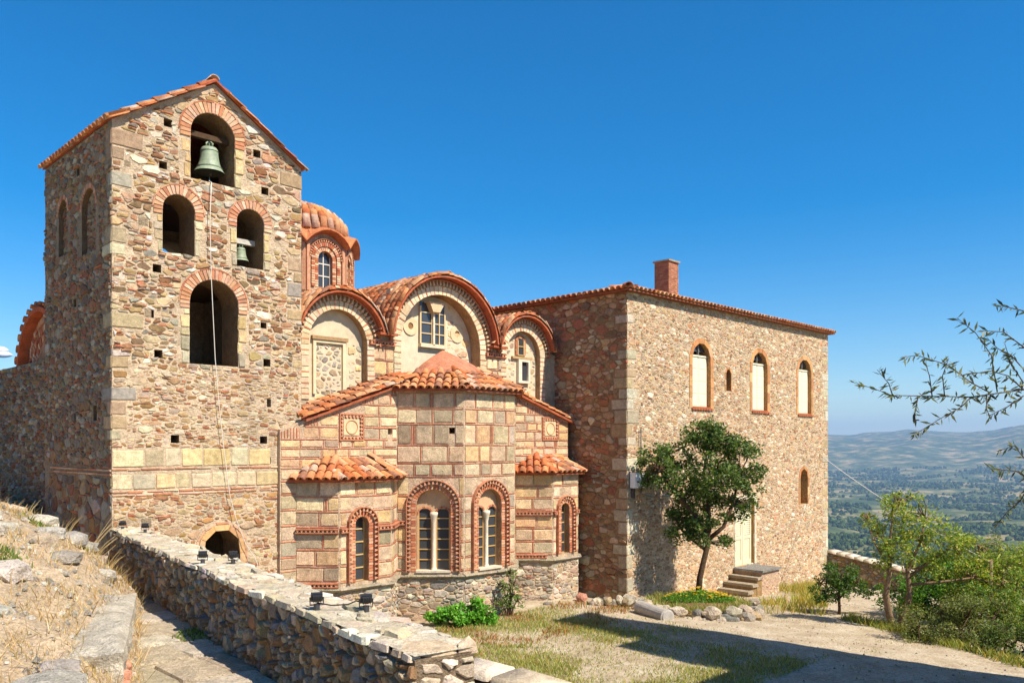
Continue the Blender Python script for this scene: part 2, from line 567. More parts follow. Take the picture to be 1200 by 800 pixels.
def dentil_ring(mb, fr, h, r0, r1, pitch, c, ct, jambs=True, n=0.085):
    """saw-tooth bricks round an arch between two thin courses"""
    rm = (r0 + r1) / 2; H = h.spring - h.t0; A = math.pi * rm
    a0, a1 = (0, 2 * H + A) if jambs else (H, H + A)
    k = round((a1 - a0) / pitch); st = (a1 - a0) / k
    e = (r1 - r0) * 0.2
    for i in range(k):
        l0 = a0 + i * st; l1 = l0 + st; lm = (l0 + l1) / 2
        P = [ring_pos(h, l0 + st * .2, r0, rm), ring_pos(h, l1 - st * .2, r0, rm), ring_pos(h, lm + st * .06, r1 - e, rm), ring_pos(h, lm - st * .06, r1 - e, rm)]
        mb.add(*prism(fr, P, -0.01, n), vary(ct, 0.15))
        P = [ring_pos(h, l0, r1 - e, rm), ring_pos(h, l1, r1 - e, rm), ring_pos(h, l1, r1, rm), ring_pos(h, l0, r1, rm)]
        mb.add(*prism(fr, P, -0.01, n + 0.012), vary(c, 0.15))

def dentil_row(mb, fr, s0, s1, t0, h, pitch, c, ct, n=0.085):
    k = max(2, round((s1 - s0) / pitch)); st = (s1 - s0) / k; e = h * 0.22
    for i in range(k):
        a = s0 + i * st; b = a + st; m = (a + b) / 2
        mb.add(*prism(fr, [(a + st * .1, t0 + h - e), (m - st * .08, t0 + e), (m + st * .08, t0 + e), (b - st * .1, t0 + h - e)][::-1], -0.01, n), vary(ct, 0.15))
        mb.add(*prism(fr, [(a, t0), (b, t0), (b, t0 + e), (a, t0 + e)], -0.01, n + .006), vary(c, 0.15))
        mb.add(*prism(fr, [(a, t0 + h - e), (b, t0 + h - e), (b, t0 + h), (a, t0 + h)], -0.01, n + .012), vary(c, 0.15))

# ------------------------------------------------------------------ roof tiles
def dk(p, f): return [tuple(x * f for x in c) for c in p]
T_COL = [lin(h) for h in ('c97c4e', 'd28c5c', 'bd6e46', 'd69c70', 'b5683f', 'cc8e62', 'c4a288', 'a9714f', '9b6b52', 'c98450', 'd8a478')]
def tile_shape(w=0.19, l=0.44, th=0.016, n=5, up=True):
    """cover tile: e across, d up the slope, n off the roof; lower end at d = 0"""
    vs = []
    for d, r, lift in ((0.0, w / 2, 0.035), (l, w / 2 * 0.82, 0.0)):
        for q in (r, r - th):
            for i in range(n + 1):
                a = math.pi * i / n
                z = math.sin(a) * q * 0.85
                vs.append(Vector((math.cos(a) * q, d, (z + lift) if up else (lift + 0.02 - z + 0.03))))
    k = n + 1
    fs = []
    for i in range(n):
        fs.append((i, i + 1, 2 * k + i + 1, 2 * k + i))           # outside
        fs.append((k + i + 1, k + i, 3 * k + i, 3 * k + i + 1))   # inside
        fs.append((i + 1, i, k + i, k + i + 1))                   # lower rim
    return vs, fs
TILE = tile_shape(); PAN = tile_shape(0.17, 0.44, 0.014, 4, False)

class Tiles:
    def __init__(self, root, nmax=300):
        self.root, self.nmax, self.items = root, nmax, []
        self.meshes = []
    def put(self, p, e, d, parent, shape=0, sx=1.0, sy=1.0, w=1.0, sz=1.0):
        e = Vector(e).normalized(); d = Vector(d).normalized(); n = e.cross(d).normalized()
        M = Matrix(((e.x * sx, d.x * sy, n.x * sz, p[0]), (e.y * sx, d.y * sy, n.y * sz, p[1]), (e.z * sx, d.z * sy, n.z * sz, p[2]), (0, 0, 0, 1)))
        a = R.uniform(-.06, .06)
        M = M @ Matrix.Rotation(a, 4, 'Z') @ Matrix.Rotation(R.uniform(-.04, .04), 4, 'X')
        self.items.append((w * sx / (Vector(p) - CAM).length_squared * (0.6 if shape else 1), M, shape, parent))
    def done(self):
        self.items.sort(key=lambda t: -t[0])
        var = {}
        for sh, (vs, fs) in ((0, TILE), (1, PAN)):
            for i, c in enumerate(T_COL):
                m = MB(); m.add(vs, fs, c); var[sh, i] = m.mesh('roof_tile', M_tile, True)
        for _, M, sh, par in self.items[:self.nmax]:
            o = link('roof_tile', var[sh, R.randrange(len(T_COL))], par)
            o.matrix_basis = M
        if len(self.items) > self.nmax:
            m = MB()
            for _, M, sh, par in self.items[self.nmax:]:
                vs, fs = (TILE, PAN)[sh]
                m.add([M @ v for v in vs], fs, vary(R.choice(T_COL), 0.12))
            m.build('tile_covering', M_tile, self.root, True, 'stuff')
    def field(self, P0, P1, up, parent, rmax, pitch=0.2, tl=0.36, pans=True, w=1.0):
        """tiles on a roof plane: eave from P0 to P1 (left to right seen from below), up = unit vector up the slope; rmax(s) = length of column"""
        P0 = Vector(P0); P1 = Vector(P1); e = (P1 - P0); L = e.length; e.normalize(); up = Vector(up).normalized()
        n = max(1, round(L / pitch)); st = L / n
        for i in range(n):
            s = (i + 0.5) * st
            rm = rmax(s); r = 0.0; first = True
            while r < rm - 0.08:
                self.put(P0 + e * s + up * r, e, up, parent, 0, w=w)
                r += tl
            if pans:
                self.put(P0 + e * (s + st / 2) + up * 0.02, e, up, parent, 1, w=w)

# ================================================================== GROUND AND VALLEY
def wall_u(v):                      # left face of the parapet along the path
    return 3.82 + 1.83 * (v - 4.83) / 11.12

def terrain(x, y):
    """height of the courtyard, the slope below it, the valley and the hills"""
    z = 0.15 - 0.075 * max(0.0, min(x, 34.0) - 17.0)
    z += 0.035 * nz(x * 0.6, y * 0.6) + 0.018 * nz(x * 2.1, y * 2.1, 3)
    z += 0.16 * math.exp(-((x - 26) ** 2 + (y - 8) ** 2) / 18)
    # the terrace ends behind the bushes and the ground falls away
    e = max(0.0, (x - 33.6)) if x > 33.6 else 0.0
    e2 = max(0.0, 30.0 - 0.0 * y - 0)
    f = max(0.0, x - 33.6) + max(0.0, 0.9 * (x * 0.55 - y - 13.0)) if x > 18 else 0.0
    r = math.hypot(x, y)
    if f > 0:
        z -= 0.55 * f if f < 90 else 49.5 + (1 - math.exp(-(f - 90) / 900.0)) * 190
        q = min(1.0, f / 60.0)
        z += q * (6 * nz(x / 70, y / 70, 1) + 2 * nz(x / 23, y / 23, 5))
    if r > 500:
        q = smooth01((r - 500) / 1500)
        z += q * (42 * nz(x / 1100, y / 1100, 4) + 22 * nz(x / 420, y / 420, 8) + 8 * nz(x / 150, y / 150, 2))
    if r > 5000:
        a = math.degrees(math.atan2(y, x))            # 13..24 degrees is what the camera sees
        q = smooth01((r - 6000) / 5500)
        ridge = 415 + 130 * nz(a * 0.09, 1.3) + 60 * nz(a * 0.3, 4.3) + 20 * nz(a * 0.9, 2) + 90 * math.exp(-((a - 12.5) / 3.2) ** 2)
        det = 90 * nz(x / 1500, y / 1500, 6) + 45 * nz(x / 600, y / 600, 11)
        z += q * (ridge + det * (1 - 0.4 * q))
    if r > 13000: z -= (r - 13000) * 0.06
    return z

def ground_sheet():
    mb = MB()
    angs = []
    a = -30.0
    while a < 95.0:
        angs.append(a); a += 0.42
    while a < 330.0 - 1e-6:
        angs.append(a); a += 7.5
    rs = [0.0, 0.6, 1.2]; r = 1.2
    while r < 19000:
        r *= 1.0225; rs.append(r)
    nA = len(angs)
    vs = []
    for r in rs:
        for a in angs:
            x = r * math.cos(rad(a)); y = r * math.sin(rad(a))
            vs.append(Vector((x, y, terrain(x, y))))
    fs = []
    for i in range(len(rs) - 1):
        for k in range(nA):
            k2 = (k + 1) % nA
            fs.append((i * nA + k, (i + 1) * nA + k, (i + 1) * nA + k2, i * nA + k2))
    global GROUND_TOP
    GROUND_TOP = max(v.z for v in vs)
    mb.add(vs, fs, (0.3, 0.25, 0.18))
    m = bpy.data.materials.new('earth_and_fields'); m.use_nodes = True
    nt = m.node_tree; N = nt.nodes; L = nt.links
    bs = N['Principled BSDF']; bs.inputs['Roughness'].default_value = 0.95; bs.inputs['Specular IOR Level'].default_value = 0.1
    geo = N.new('ShaderNodeNewGeometry')
    def noi(scale, det=5, rough=0.6):
        n = N.new('ShaderNodeTexNoise'); n.inputs['Scale'].default_value = scale; n.inputs['Detail'].default_value = det; n.inputs['Roughness'].default_value = rough
        L.new(geo.outputs['Position'], n.inputs['Vector']); return n.outputs['Fac']
    def ramp(f, stops):
        r = N.new('ShaderNodeValToRGB'); L.new(f, r.inputs[0]); el = r.color_ramp.elements
        while len(el) < len(stops): el.new(0.5)
        for e, (p, c) in zip(el, stops): e.position = p; e.color = (*c, 1)
        return r.outputs[0]
    def mix(f, a, b, bl='MIX'):
        x = N.new('ShaderNodeMix'); x.data_type = 'RGBA'; x.blend_type = bl
        if isinstance(f, float): x.inputs['Factor'].default_value = f
        else: L.new(f, x.inputs['Factor'])
        L.new(a, x.inputs['A']); L.new(b, x.inputs['B']); return x.outputs['Result']
    dirt = ramp(noi(1.3, 8, 0.7), [(0.3, lin('9c8a72')), (0.48, lin('b3a388')), (0.7, lin('c8bca4'))])
    grit = ramp(noi(18, 4, 0.8), [(0.3, (0.5, 0.48, 0.44)), (0.55, (1.0, 1.0, 1.0)), (0.75, (1.2, 1.18, 1.15))])
    near = mix(1.0, dirt, grit, 'MULTIPLY')
    far = ramp(noi(0.006, 9, 0.68), [(0.36, lin('3a4828')), (0.48, lin('4f5a30')), (0.55, lin('777349')), (0.62, lin('a48f66')), (0.72, lin('b08a68'))])
    sep = N.new('ShaderNodeVectorMath'); sep.operation = 'LENGTH'; L.new(geo.outputs['Position'], sep.inputs[0])
    mr = N.new('ShaderNodeMapRange'); mr.inputs['From Min'].default_value = 38; mr.inputs['From Max'].default_value = 70
    L.new(sep.outputs['Value'], mr.inputs['Value'])
    L.new(mix(mr.outputs['Result'], near, far), bs.inputs['Base Color'])
    bp = N.new('ShaderNodeBump'); bp.inputs['Strength'].default_value = 0.6; bp.inputs['Distance'].default_value = 0.03
    L.new(noi(9, 6, 0.75), bp.inputs['Height']); L.new(bp.outputs['Normal'], bs.inputs['Normal'])
    o = mb.build('ground', m, None, True, 'structure')
    return o
ground_sheet()

# ================================================================== BELL TOWER
P_TOWER = [lin(h) for h in ('bda27c', 'b0905f', 'c9b08c', '958a7a', 'd9cdb6', 'b88a68', 'a08260', 'c2aa88', 'aea48e', '927452', 'e0d6c2', 'cbaa88', 'b59a6a', '7f6a50', '8a6244')]
P_TOWER = dk(P_TOWER, .91)
P_SHADE = [lin(h) for h in ('95846a', '857660', '9c8e76', '7c756a', 'a39a88', '8a6c50', '766656', '927450', '8c6048')]  # darker, greyer copy of the tower stones; shade put into the colour
C_MORT = lin('cdb697'); C_MORT2 = lin('9c8a70')  # second mortar is darkened in colour for the shaded walls
C_BRICK = [lin(h) for h in ('c49270', 'b87e5c', 'cda282', 'be8866', 'd4b092', 'c89a78')]
C_RED = lin('ab6a4c')
TX0, TX1, TY0, TY1 = 5.85, 9.95, 16.7, 20.8
tower = thing('bell_tower', 'tall square rubble stone bell tower with bells in its arched openings', 'tower', (7.9, 18.75, 0))
fT = Fr((TX0, TY0, 0), (0, -1, 0))
def ts(u): return u - TX0
t_stone = Pool('stone', 'small_stones', M_stone, tower, 300)
t_brick = Pool('brick', 'small_bricks', M_brick, tower, 300)
hb = Hole(ts(7.87), 0.96, 9.98, 11.42, 0.24)
hl = Hole(ts(7.15), 0.66, 8.38, 9.58, 0.2)
hr = Hole(ts(8.71), 0.63, 8.33, 9.60, 0.2)
hg = Hole(ts(7.90), 1.06, 6.18, 7.96, 0.22)
hd = Hole(ts(8.06), 0.80, 1.2, 2.74, 0.2)
put = [(6.93, 10.98, .17), (6.14, 9.97, .12), (6.83, 10.11, .16), (8.86, 10.84, .17), (9.05, 10.07, .17), (9.51, 9.85, .13), (6.44, 8.91, .18), (6.71, 8.03, .17), (9.42, 8.9, .18),
       (6.56, 7.12, .18), (6.74, 6.33, .17), (9.02, 7.13, .14), (9.1, 6.32, .17), (9.19, 5.44, .18), (7.07, 4.64, .17), (9.02, 4.63, .17), (9.26, 4.18, .16), (6.5, 2.98, .2), (7.75, 7.05, .001)]
hp = [Hole(ts(u), w, z - w * .5, z + w * .45, 0.0, False) for u, z, w in put[:-1]]
th = [hb, hl, hr, hg, hd] + hp
APEX = 12.06; EAVE = 10.76; TW = TX1 - TX0
def t_top(s): return EAVE + (APEX - EAVE) * (1 - abs(s - TW / 2) / (TW / 2)) - 0.06
wall_f = MB()
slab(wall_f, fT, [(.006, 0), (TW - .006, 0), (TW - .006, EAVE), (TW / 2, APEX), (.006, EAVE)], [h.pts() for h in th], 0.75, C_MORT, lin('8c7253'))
wall_f = wall_f.build('front_wall', M_mortar, tower)
def tower_col(s, t):
    if t < 6.2 and t > 4.5:
        return R.choice([lin('c0aa86'), lin('a88b66'), lin('b89c78'), lin('98734a'), lin('b29a84'), lin('cbbb9f')])
    if t < 3.6: return R.choice([lin('bfa682'), lin('a88252'), lin('a99070'), lin('b89c76'), lin('9f7250')])
    return None
# quoins, returned round the corner
C_QUO = dk([lin(h) for h in ('c6b38e', 'b7a584', 'aaa290', 'bfa67e', 'cdbe9e', 'b4987a')], .84)
fTL = Fr((TX0, TY1, 0), (-1, 0, 0)); TD = TY1 - TY0
qf = []; ql = []
q = 4.6; k = 0
while q < EAVE - 0.25:
    h = R.uniform(0.14, 0.36)
    if R.random() < .5:
        w = R.uniform(0.35, 0.6) if R.random() < .3 else R.uniform(0.16, 0.32)
        c = vary(R.choice(C_QUO), .16); w3 = R.uniform(.2, .5)
        t_stone.add(*block_piece(fT, -0.012, w, q + .01, q + h - .01, R.uniform(.008, .022), .02), c, wall_f)
        qf.append(Hole(w / 2, w, q, q + h, 0, False))
        ql.append((w3, q, h, c))
    if q > 5.9 and R.random() < .4:
        w2 = R.uniform(0.2, 0.55)
        t_stone.add(*block_piece(fT, TW - w2, TW + 0.012, q + .01, q + h - .01, R.uniform(.008, .022), .02), vary(R.choice(C_QUO), .15), wall_f)
        qf.append(Hole(TW - w2 / 2, w2, q, q + h, 0, False))
    q += h; k += 1
th2 = th + qf
rubble(t_stone, wall_f, fT, 0.0, TW, 7.7, APEX, th2, P_TOWER, 0.38, 0.165, (0.005, 0.026), (.006, .019), top=t_top, sliver=0.5, sliver_c=C_RED, cfun=tower_col)
rubble(t_stone, wall_f, fT, 0.0, TW, 6.1, 7.7, th2, P_TOWER, 0.34, 0.15, (0.005, 0.026), (.006, .019), sliver=0.35, sliver_c=C_RED)
rubble(t_stone, wall_f, fT, 0.0, TW - 0.02, 4.48, 6.1, th2, P_TOWER, 0.28, 0.115, (0.003, 0.016), gap=(0.006, 0.02), amp=0.07, skip=0.1, sliver=0.2, sliver_c=C_RED, cfun=tower_col)
rubble(t_stone, wall_f, fT, 0.0, TW - 0.5, 1.4, 3.52, th, P_TOWER, 0.32, 0.13, (0.003, 0.016), gap=(0.006, 0.02), amp=0.07, skip=0.08, sliver=0.25, sliver_c=C_RED, cfun=tower_col)
# two courses of dressed blocks with brick lines
ASH = [lin(h) for h in ('cbb484', 'c2a877', 'b9a985', 'd0c09a', 'ada186', 'd2b988')]
for a, b in ((4.08, 4.46), (3.64, 3.98)):
    x = 0.0
    while x < TW - 0.5:
        e = min(x + R.uniform(0.3, 0.62), TW - 0.5)
        if TW - 0.5 - e < 0.2: e = TW - 0.5
        if not any(h.inside((x + e) / 2, (a + b) / 2, 0.1) for h in hp):
            t_stone.add(*block_piece(fT, x + .01, e - .01, a + .01, b - R.uniform(.01, .05), R.uniform(.008, .022), .015), vary(R.choice(ASH), .14), wall_f)
        x = e
for z in (4.02, 3.58, 3.52):
    x = 0.0
    while x < TW - 0.5:
        e = min(x + R.uniform(0.25, 0.5), TW - 0.5)
        t_brick.add(*block_piece(fT, x + .004, e - .004, z + R.uniform(-.012, .012), z + .036, 0.02, .006), vary(R.choice(C_BRICK), .2), wall_f)
        x = e + (R.uniform(0.05, 0.2) if R.random() < 0.2 else 0)
for h, r, step in ((hb, .22, .085), (hl, .18, .08), (hr, .18, .08), (hg, .2, .08)):
    h2 = Hole(h.s, h.w, h.spring - 0.12, h.top)
    ring(t_brick, wall_f, fT, h2, h.r + 0.005, h.r + r, step, 0.009, C_BRICK, (0.015, 0.03))
    ring(t_brick, wall_f, fT, h2, h.r + r + 0.01, h.r + r + 0.035, 0.22, 0.004, [C_RED, C_BRICK[0]], (0.018, 0.03), jambs=False)
    for sg in (-1, 1):                                  # jamb stones
        z = h.t0
        while z < h.spring - 0.2:
            e = z + R.uniform(0.16, 0.34)
            w = R.uniform(0.1, r)
            a = h.s + sg * h.r; b = h.s + sg * (h.r + w)
            t_stone.add(*block_piece(fT, min(a, b), max(a, b), z + .01, min(e, h.spring - .13) - .01, R.uniform(.012, .03), .015), vary(R.choice(ASH), .18), wall_f)
            z = e
h2 = Hole(hd.s, hd.w, hd.t0, hd.top)
ring(t_brick, wall_f, fT, h2, hd.r + 0.003, hd.r + 0.12, 0.34, 0.004, [lin('d2a573'), lin('c99a68'), lin('d6b083')], (0.03, 0.035))
ring(t_brick, wall_f, fT, h2, hd.r + 0.125, hd.r + 0.17, 0.26, 0.006, C_BRICK, (0.015, 0.022))
# shaded side with two blind arches
n1 = Hole(TY1 - 19.56, 0.6, 8.6, 9.8, 0.12); n2 = Hole(TY1 - 17.97, 0.8, 8.4, 9.7, 0.14)
sq = [Hole(TY1 - 17.6, .2, 5.0, 5.3, 0, False), Hole(TY1 - 18.6, .18, 10.1, 10.26, 0, False), Hole(TY1 - 18.8, .18, 7.4, 7.58, 0, False)]
wall_l = MB()
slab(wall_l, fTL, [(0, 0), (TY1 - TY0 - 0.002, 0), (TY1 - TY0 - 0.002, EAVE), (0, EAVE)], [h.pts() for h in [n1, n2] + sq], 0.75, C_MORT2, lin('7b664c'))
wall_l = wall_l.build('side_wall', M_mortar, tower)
ql2 = []
for w3, q, h, c in ql:
    t_stone.add(*block_piece(fTL, TD - w3, TD + .01, q + .01, q + h - .01, R.uniform(.008, .022), .02), c, wall_l); ql2.append(Hole(TD - w3 / 2, w3, q, q + h, 0, False))
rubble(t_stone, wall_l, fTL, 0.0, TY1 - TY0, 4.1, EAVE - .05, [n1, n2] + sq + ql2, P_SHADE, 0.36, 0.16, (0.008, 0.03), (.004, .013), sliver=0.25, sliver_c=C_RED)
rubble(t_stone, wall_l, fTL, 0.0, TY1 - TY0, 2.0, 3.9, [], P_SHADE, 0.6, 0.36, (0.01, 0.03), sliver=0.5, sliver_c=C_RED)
for z in (3.92, 4.0):
    x = 0.4
    while x < TY1 - TY0 - 0.1:
        e = x + R.uniform(.25, .4)
        t_brick.add(*block_piece(fTL, x, min(e, TY1 - TY0 - .02), z, z + .04, .025, .006), vary(R.choice(C_BRICK), .2), wall_l); x = e
for h in (n1, n2):
    m = MB(); m.obox(fTL, h.s - h.r - .05, h.s + h.r + .05, h.t0 - .05, h.top + .05, -0.4, -0.11, C_MORT2)
    pnl = m.build('niche_infill', M_mortar, tower)
    f2 = Fr(fTL.p(0, 0, -0.11), fTL.N)
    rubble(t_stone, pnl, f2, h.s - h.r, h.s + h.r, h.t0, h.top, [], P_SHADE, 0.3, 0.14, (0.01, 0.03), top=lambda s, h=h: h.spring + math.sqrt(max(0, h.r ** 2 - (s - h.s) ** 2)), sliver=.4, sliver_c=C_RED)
    ring(t_brick, wall_l, fTL, Hole(h.s, h.w, h.spring - .05, h.top), h.r + .004, h.r + 0.1, .08, .008, C_BRICK, jambs=False)
# hidden sides
fTR = Fr((TX1, TY0, 0), (1, 0, 0)); fTB = Fr((TX1, TY1, 0), (0, 1, 0))
m = MB()
slab(m, fTR, [(0.002, 0), (TY1 - TY0 - .002, 0), (TY1 - TY0 - .002, EAVE), (0.002, EAVE)], [], 0.75, C_MORT)
hbk = Hole(TX1 - 8.42, 0.62, 7.6, 9.42)
slab(m, fTB, [(.006, 0), (TW - .006, 0), (TW - .006, EAVE), (TW / 2, APEX), (.006, EAVE)], [hbk.pts()], 0.75, C_MORT)
m.build('rear_wall', M_mortar, tower)
for z in (6.0, 8.15, 9.8):
    m = MB(); m.box(TX0 + .7, TX1 - .7, TY0 + .74 if z < 9 else TY0 + 1.6, TY1 - .7, z - .12, z, lin('6b5238')); m.build('bell_floor', M_wood, tower)
# roof: two slopes with the verge towards the yard
t_tiles = Tiles(tower, 300)
roof = MB()
ov = 0.09
for sg in (-1, 1):
    cx = (TX0 + TX1) / 2
    ex = cx + sg * (TW / 2 + 0.03); ez = EAVE - 0.02 - 0.03 * (APEX - EAVE) / (TW / 2)
    for dz, c in ((0.03, lin('a8593a')), (0.075, lin('b5623f'))):
        pass
    P = [Vector((ex, TY0 - ov, ez + .02)), Vector((ex, TY1 + ov, ez + .02)), Vector((cx, TY1 + ov, APEX + .02)), Vector((cx, TY0 - ov, APEX + .02))]
    vs = P + [p + Vector((0, 0, 0.045)) for p in P]
    roof.add(vs, [(0, 1, 2, 3), (4, 5, 6, 7), (0, 1, 5, 4), (1, 2, 6, 5), (2, 3, 7, 6), (3, 0, 4, 7)], lin('a3543a'))
roof = roof.build('roof', M_tile, tower)
for sg in (-1, 1):
    cx = (TX0 + TX1) / 2
    ex = cx + sg * (TW / 2 + 0.09); ez = EAVE - 0.02 - 0.09 * (APEX - EAVE) / (TW / 2) + 0.04
    up = Vector((-sg * TW / 2, 0, APEX - EAVE)).normalized()
    Ls = (TW / 2 + .09) / up.xy.length
    if sg < 0: A, B = Vector((ex, TY1 + ov, ez)), Vector((ex, TY0 - ov, ez))
    else: A, B = Vector((ex, TY0 - ov, ez)), Vector((ex, TY1 + ov, ez))
    t_tiles.field(A, B, up, roof, lambda s: Ls, 0.2, 0.36)
    r = 0.0
    while r < Ls - .40:                                       # tiles laid along the verge
        t_tiles.put(Vector((ex, TY0 - ov - .02, ez - .03)) + up * r, Vector((0, -sg * -1.0, 0)) if sg < 0 else Vector((0, 1, 0)), up, roof, 0, 0.6, 1.0, 1.0, .6); r += 0.36
r = 0.06
while r < TY1 - TY0 + .2:
    t_tiles.put(Vector(((TX0 + TX1) / 2, TY0 - ov + r, APEX + .07)), (1, 0, 0), (0, 1, 0), roof, 0, 1.15); r += .36
t_stone.done(); t_brick.done(); t_tiles.done()

# ---- bells and rope
def bell(name, label, c, D, yoke_w, beam):
    t = thing(name, label, 'bell', c)
    s = D / 2
    prof = [(1.0, 0.0), (0.985, 0.05), (0.90, 0.16), (0.78, 0.38), (0.68, 0.68), (0.62, 1.0), (0.585, 1.35), (0.56, 1.58), (0.47, 1.70), (0.25, 1.76), (0.02, 1.78)]
    inn = [(1.0, 0.0), (0.93, 0.02), (0.82, 0.2), (0.68, 0.4), (0.58, 0.7), (0.5, 1.3), (0.4, 1.58), (0.02, 1.62)]
    m = MB(); cb = lin('8a977c')
    m.lathe(c, [(r * s, z * s) for r, z in prof], cb, 32); m.lathe(c, [(r * s, z * s) for r, z in inn], lin('3a3f34'), 32)
    body = m.build('bell_body', M_bronze, t, True)
    m = MB()
    for z, r in ((0.30, 0.84), (0.36, 0.81), (1.45, 0.585)):
        m.lathe(c, [((r - .01) * s, (z - .03) * s), ((r + .035) * s, z * s), ((r - .01) * s, (z + .03) * s)], cb, 32)
    m.build('moulding', M_bronze, body, True)
    m = MB(); C = Vector(c)
    for a in range(4):
        t_ = a * math.pi / 2 + .4; d = Vector((math.cos(t_), math.sin(t_), 0))
        m.tube([C + d * .24 * s + Vector((0, 0, 1.74 * s)), C + d * .3 * s + Vector((0, 0, 1.95 * s)), C + d * .1 * s + Vector((0, 0, 2.12 * s))], [.06 * s] * 3, cb, 6)
    m.tube([C + Vector((0, 0, 1.75 * s)), C + Vector((0, 0, 2.2 * s))], [.07 * s] * 2, cb, 6)
    m.build('crown_loops', M_bronze, t, True)
    m = MB(); zt = c[2] + 2.18 * s
    m.box(c[0] - yoke_w / 2, c[0] + yoke_w / 2, c[1] - .06, c[1] + .06, zt, zt + .11, beam, .004)
    m.build('yoke', M_wood, t)
    m = MB(); m.tube([C + Vector((0, 0, 1.6 * s)), C + Vector((0.02, 0, 0.1 * s)), C + Vector((0.02, 0, -.12 * s))], [.03 * s, .035 * s, .05 * s], lin('4a463c'), 6)
    m.lathe(C + Vector((0.02, 0, -.1 * s)), [(.005, -.1 * s), (.12 * s, -.02 * s), (.12 * s, .08 * s), (.005, .16 * s)], lin('4a463c'), 10)
    m.build('clapper', M_bronze, t, True)
bell('bronze_bell', 'large green bronze bell in the top arch of the tower', (7.93, 17.0, 10.27), 0.62, 1.25, lin('4d3a28'))
bell('bronze_bell', 'small green bronze bell in the lower arch of the tower', (8.72, 17.15, 8.55), 0.34, 0.9, lin('b9b4a8'))
m = MB()
rp = [(7.93, 17.0, 10.2), (7.86, 16.85, 10.05), (7.8, 16.62, 9.96), (7.755, 16.6, 9.12), (7.79, 16.6, 7.9), (7.87, 16.6, 6.3), (7.96, 16.6, 5.3), (8.05, 16.6, 4.5), (8.19, 16.6, 3.46), (8.32, 16.58, 2.95), (8.52, 16.56, 2.42), (8.72, 16.55, 2.12), (8.80, 16.55, 1.95), (8.79, 16.55, 1.75), (8.72, 16.55, 1.72)]
m.tube(rp, [.008] * len(rp), lin('d8d2c4'), 6)
tag(m.build('bell_rope', M_rope, None, True), 'thin white bell rope hanging down the tower front', 'rope')

# ================================================================== CHURCH
church = thing('church', 'Byzantine stone church with three apses, red tiled vaults and a dome', 'church', (14.6, 19.0, 0))
c_block = Pool('stone_block', 'small_blocks', M_ashlar, church, 300)
c_brick = Pool('brick', 'small_bricks', M_brick, church, 300)
c_stone = Pool('stone', 'small_stones', M_stone, church, 300)
c_tiles = Tiles(church, 300)
P_BLK = [lin(h) for h in ('d6b88c', 'd1ae82', 'cfb38e', 'dbc19a', 'd4b07c', 'ccb08c', 'e0c6a0')]
P_GRY = [lin(h) for h in ('b8a486', 'c0aa8a', 'ad997c', 'c6b08e', 'b6a68c')]
CB = [lin(h) for h in ('b87858', 'ae6a4c', 'c08a6a', 'b67456')]
CM = lin('cdb394')
CDENT = lin('b87a5a'); CDENT2 = lin('cc9674')
P_RUB = [lin(h) for h in ('b3a68f', '9f9686', 'c0b298', 'b09878', 'a58c74', 'cabda4', '968c7e')]
Zap = 1.30

def grey_mix(gr):  # share of grey blocks mixed at random among the tan ones
    def f(s, t):
        return R.choice(P_GRY) if R.random() < gr else R.choice(P_BLK)
    return f

def window(part_parent, fr, h, depth, nx, rows, bar=0.035, cf=lin('c9a86e'), name='window', mull=None):
    """wooden window of glazing bars and panes set back in an opening"""
    f2 = Fr(fr.p(0, 0, -depth), fr.N)
    s0, s1 = h.s - h.r, h.s + h.r
    m = MB()
    for i in range(nx + 1):
        x = s0 + (s1 - s0) * i / nx
        b = bar * (1.3 if i in (0, nx) else 0.8)
        m.obox(f2, x - b / 2, x + b / 2, h.t0, h.top - (0.0 if 0 < i < nx else h.r * .6), 0.0, 0.04, cf)
    for j in range(rows + 1):
        y = h.t0 + (h.top - h.t0) * j / rows
        if y > h.spring + 0.02 and j == rows: y = h.top - 0.01
        q = h.r if y < h.spring else math.sqrt(max(0, h.r ** 2 - (y - h.spring) ** 2))
        if q > 0.03: m.obox(f2, h.s - q, h.s + q, y - bar * .4, y + bar * .4, 0.002, 0.034, cf)
    w = m.build(name, M_paint, part_parent)
    ys = [h.t0 + (h.top - h.t0) * j / rows for j in range(rows + 1)]
    for j in range(rows):
        for i in range(nx):
            a = s0 + (s1 - s0) * i / nx; b = s0 + (s1 - s0) * (i + 1) / nx
            tilt = R.uniform(-.006, .006)
            g = MB(); g.add([f2.p(a, ys[j], .012 + tilt), f2.p(b, ys[j], .012 - tilt), f2.p(b, ys[j + 1], .012 - tilt), f2.p(a, ys[j + 1], .012 + tilt),
                             f2.p(a, ys[j], .004), f2.p(b, ys[j], .004), f2.p(b, ys[j + 1], .004), f2.p(a, ys[j + 1], .004)],
                            [(0, 1, 2, 3), (7, 6, 5, 4), (0, 1, 5, 4), (2, 3, 7, 6), (1, 2, 6, 5), (3, 0, 4, 7)], (0, 0, 0))
            g.build('pane', M_glass, w)
    return w

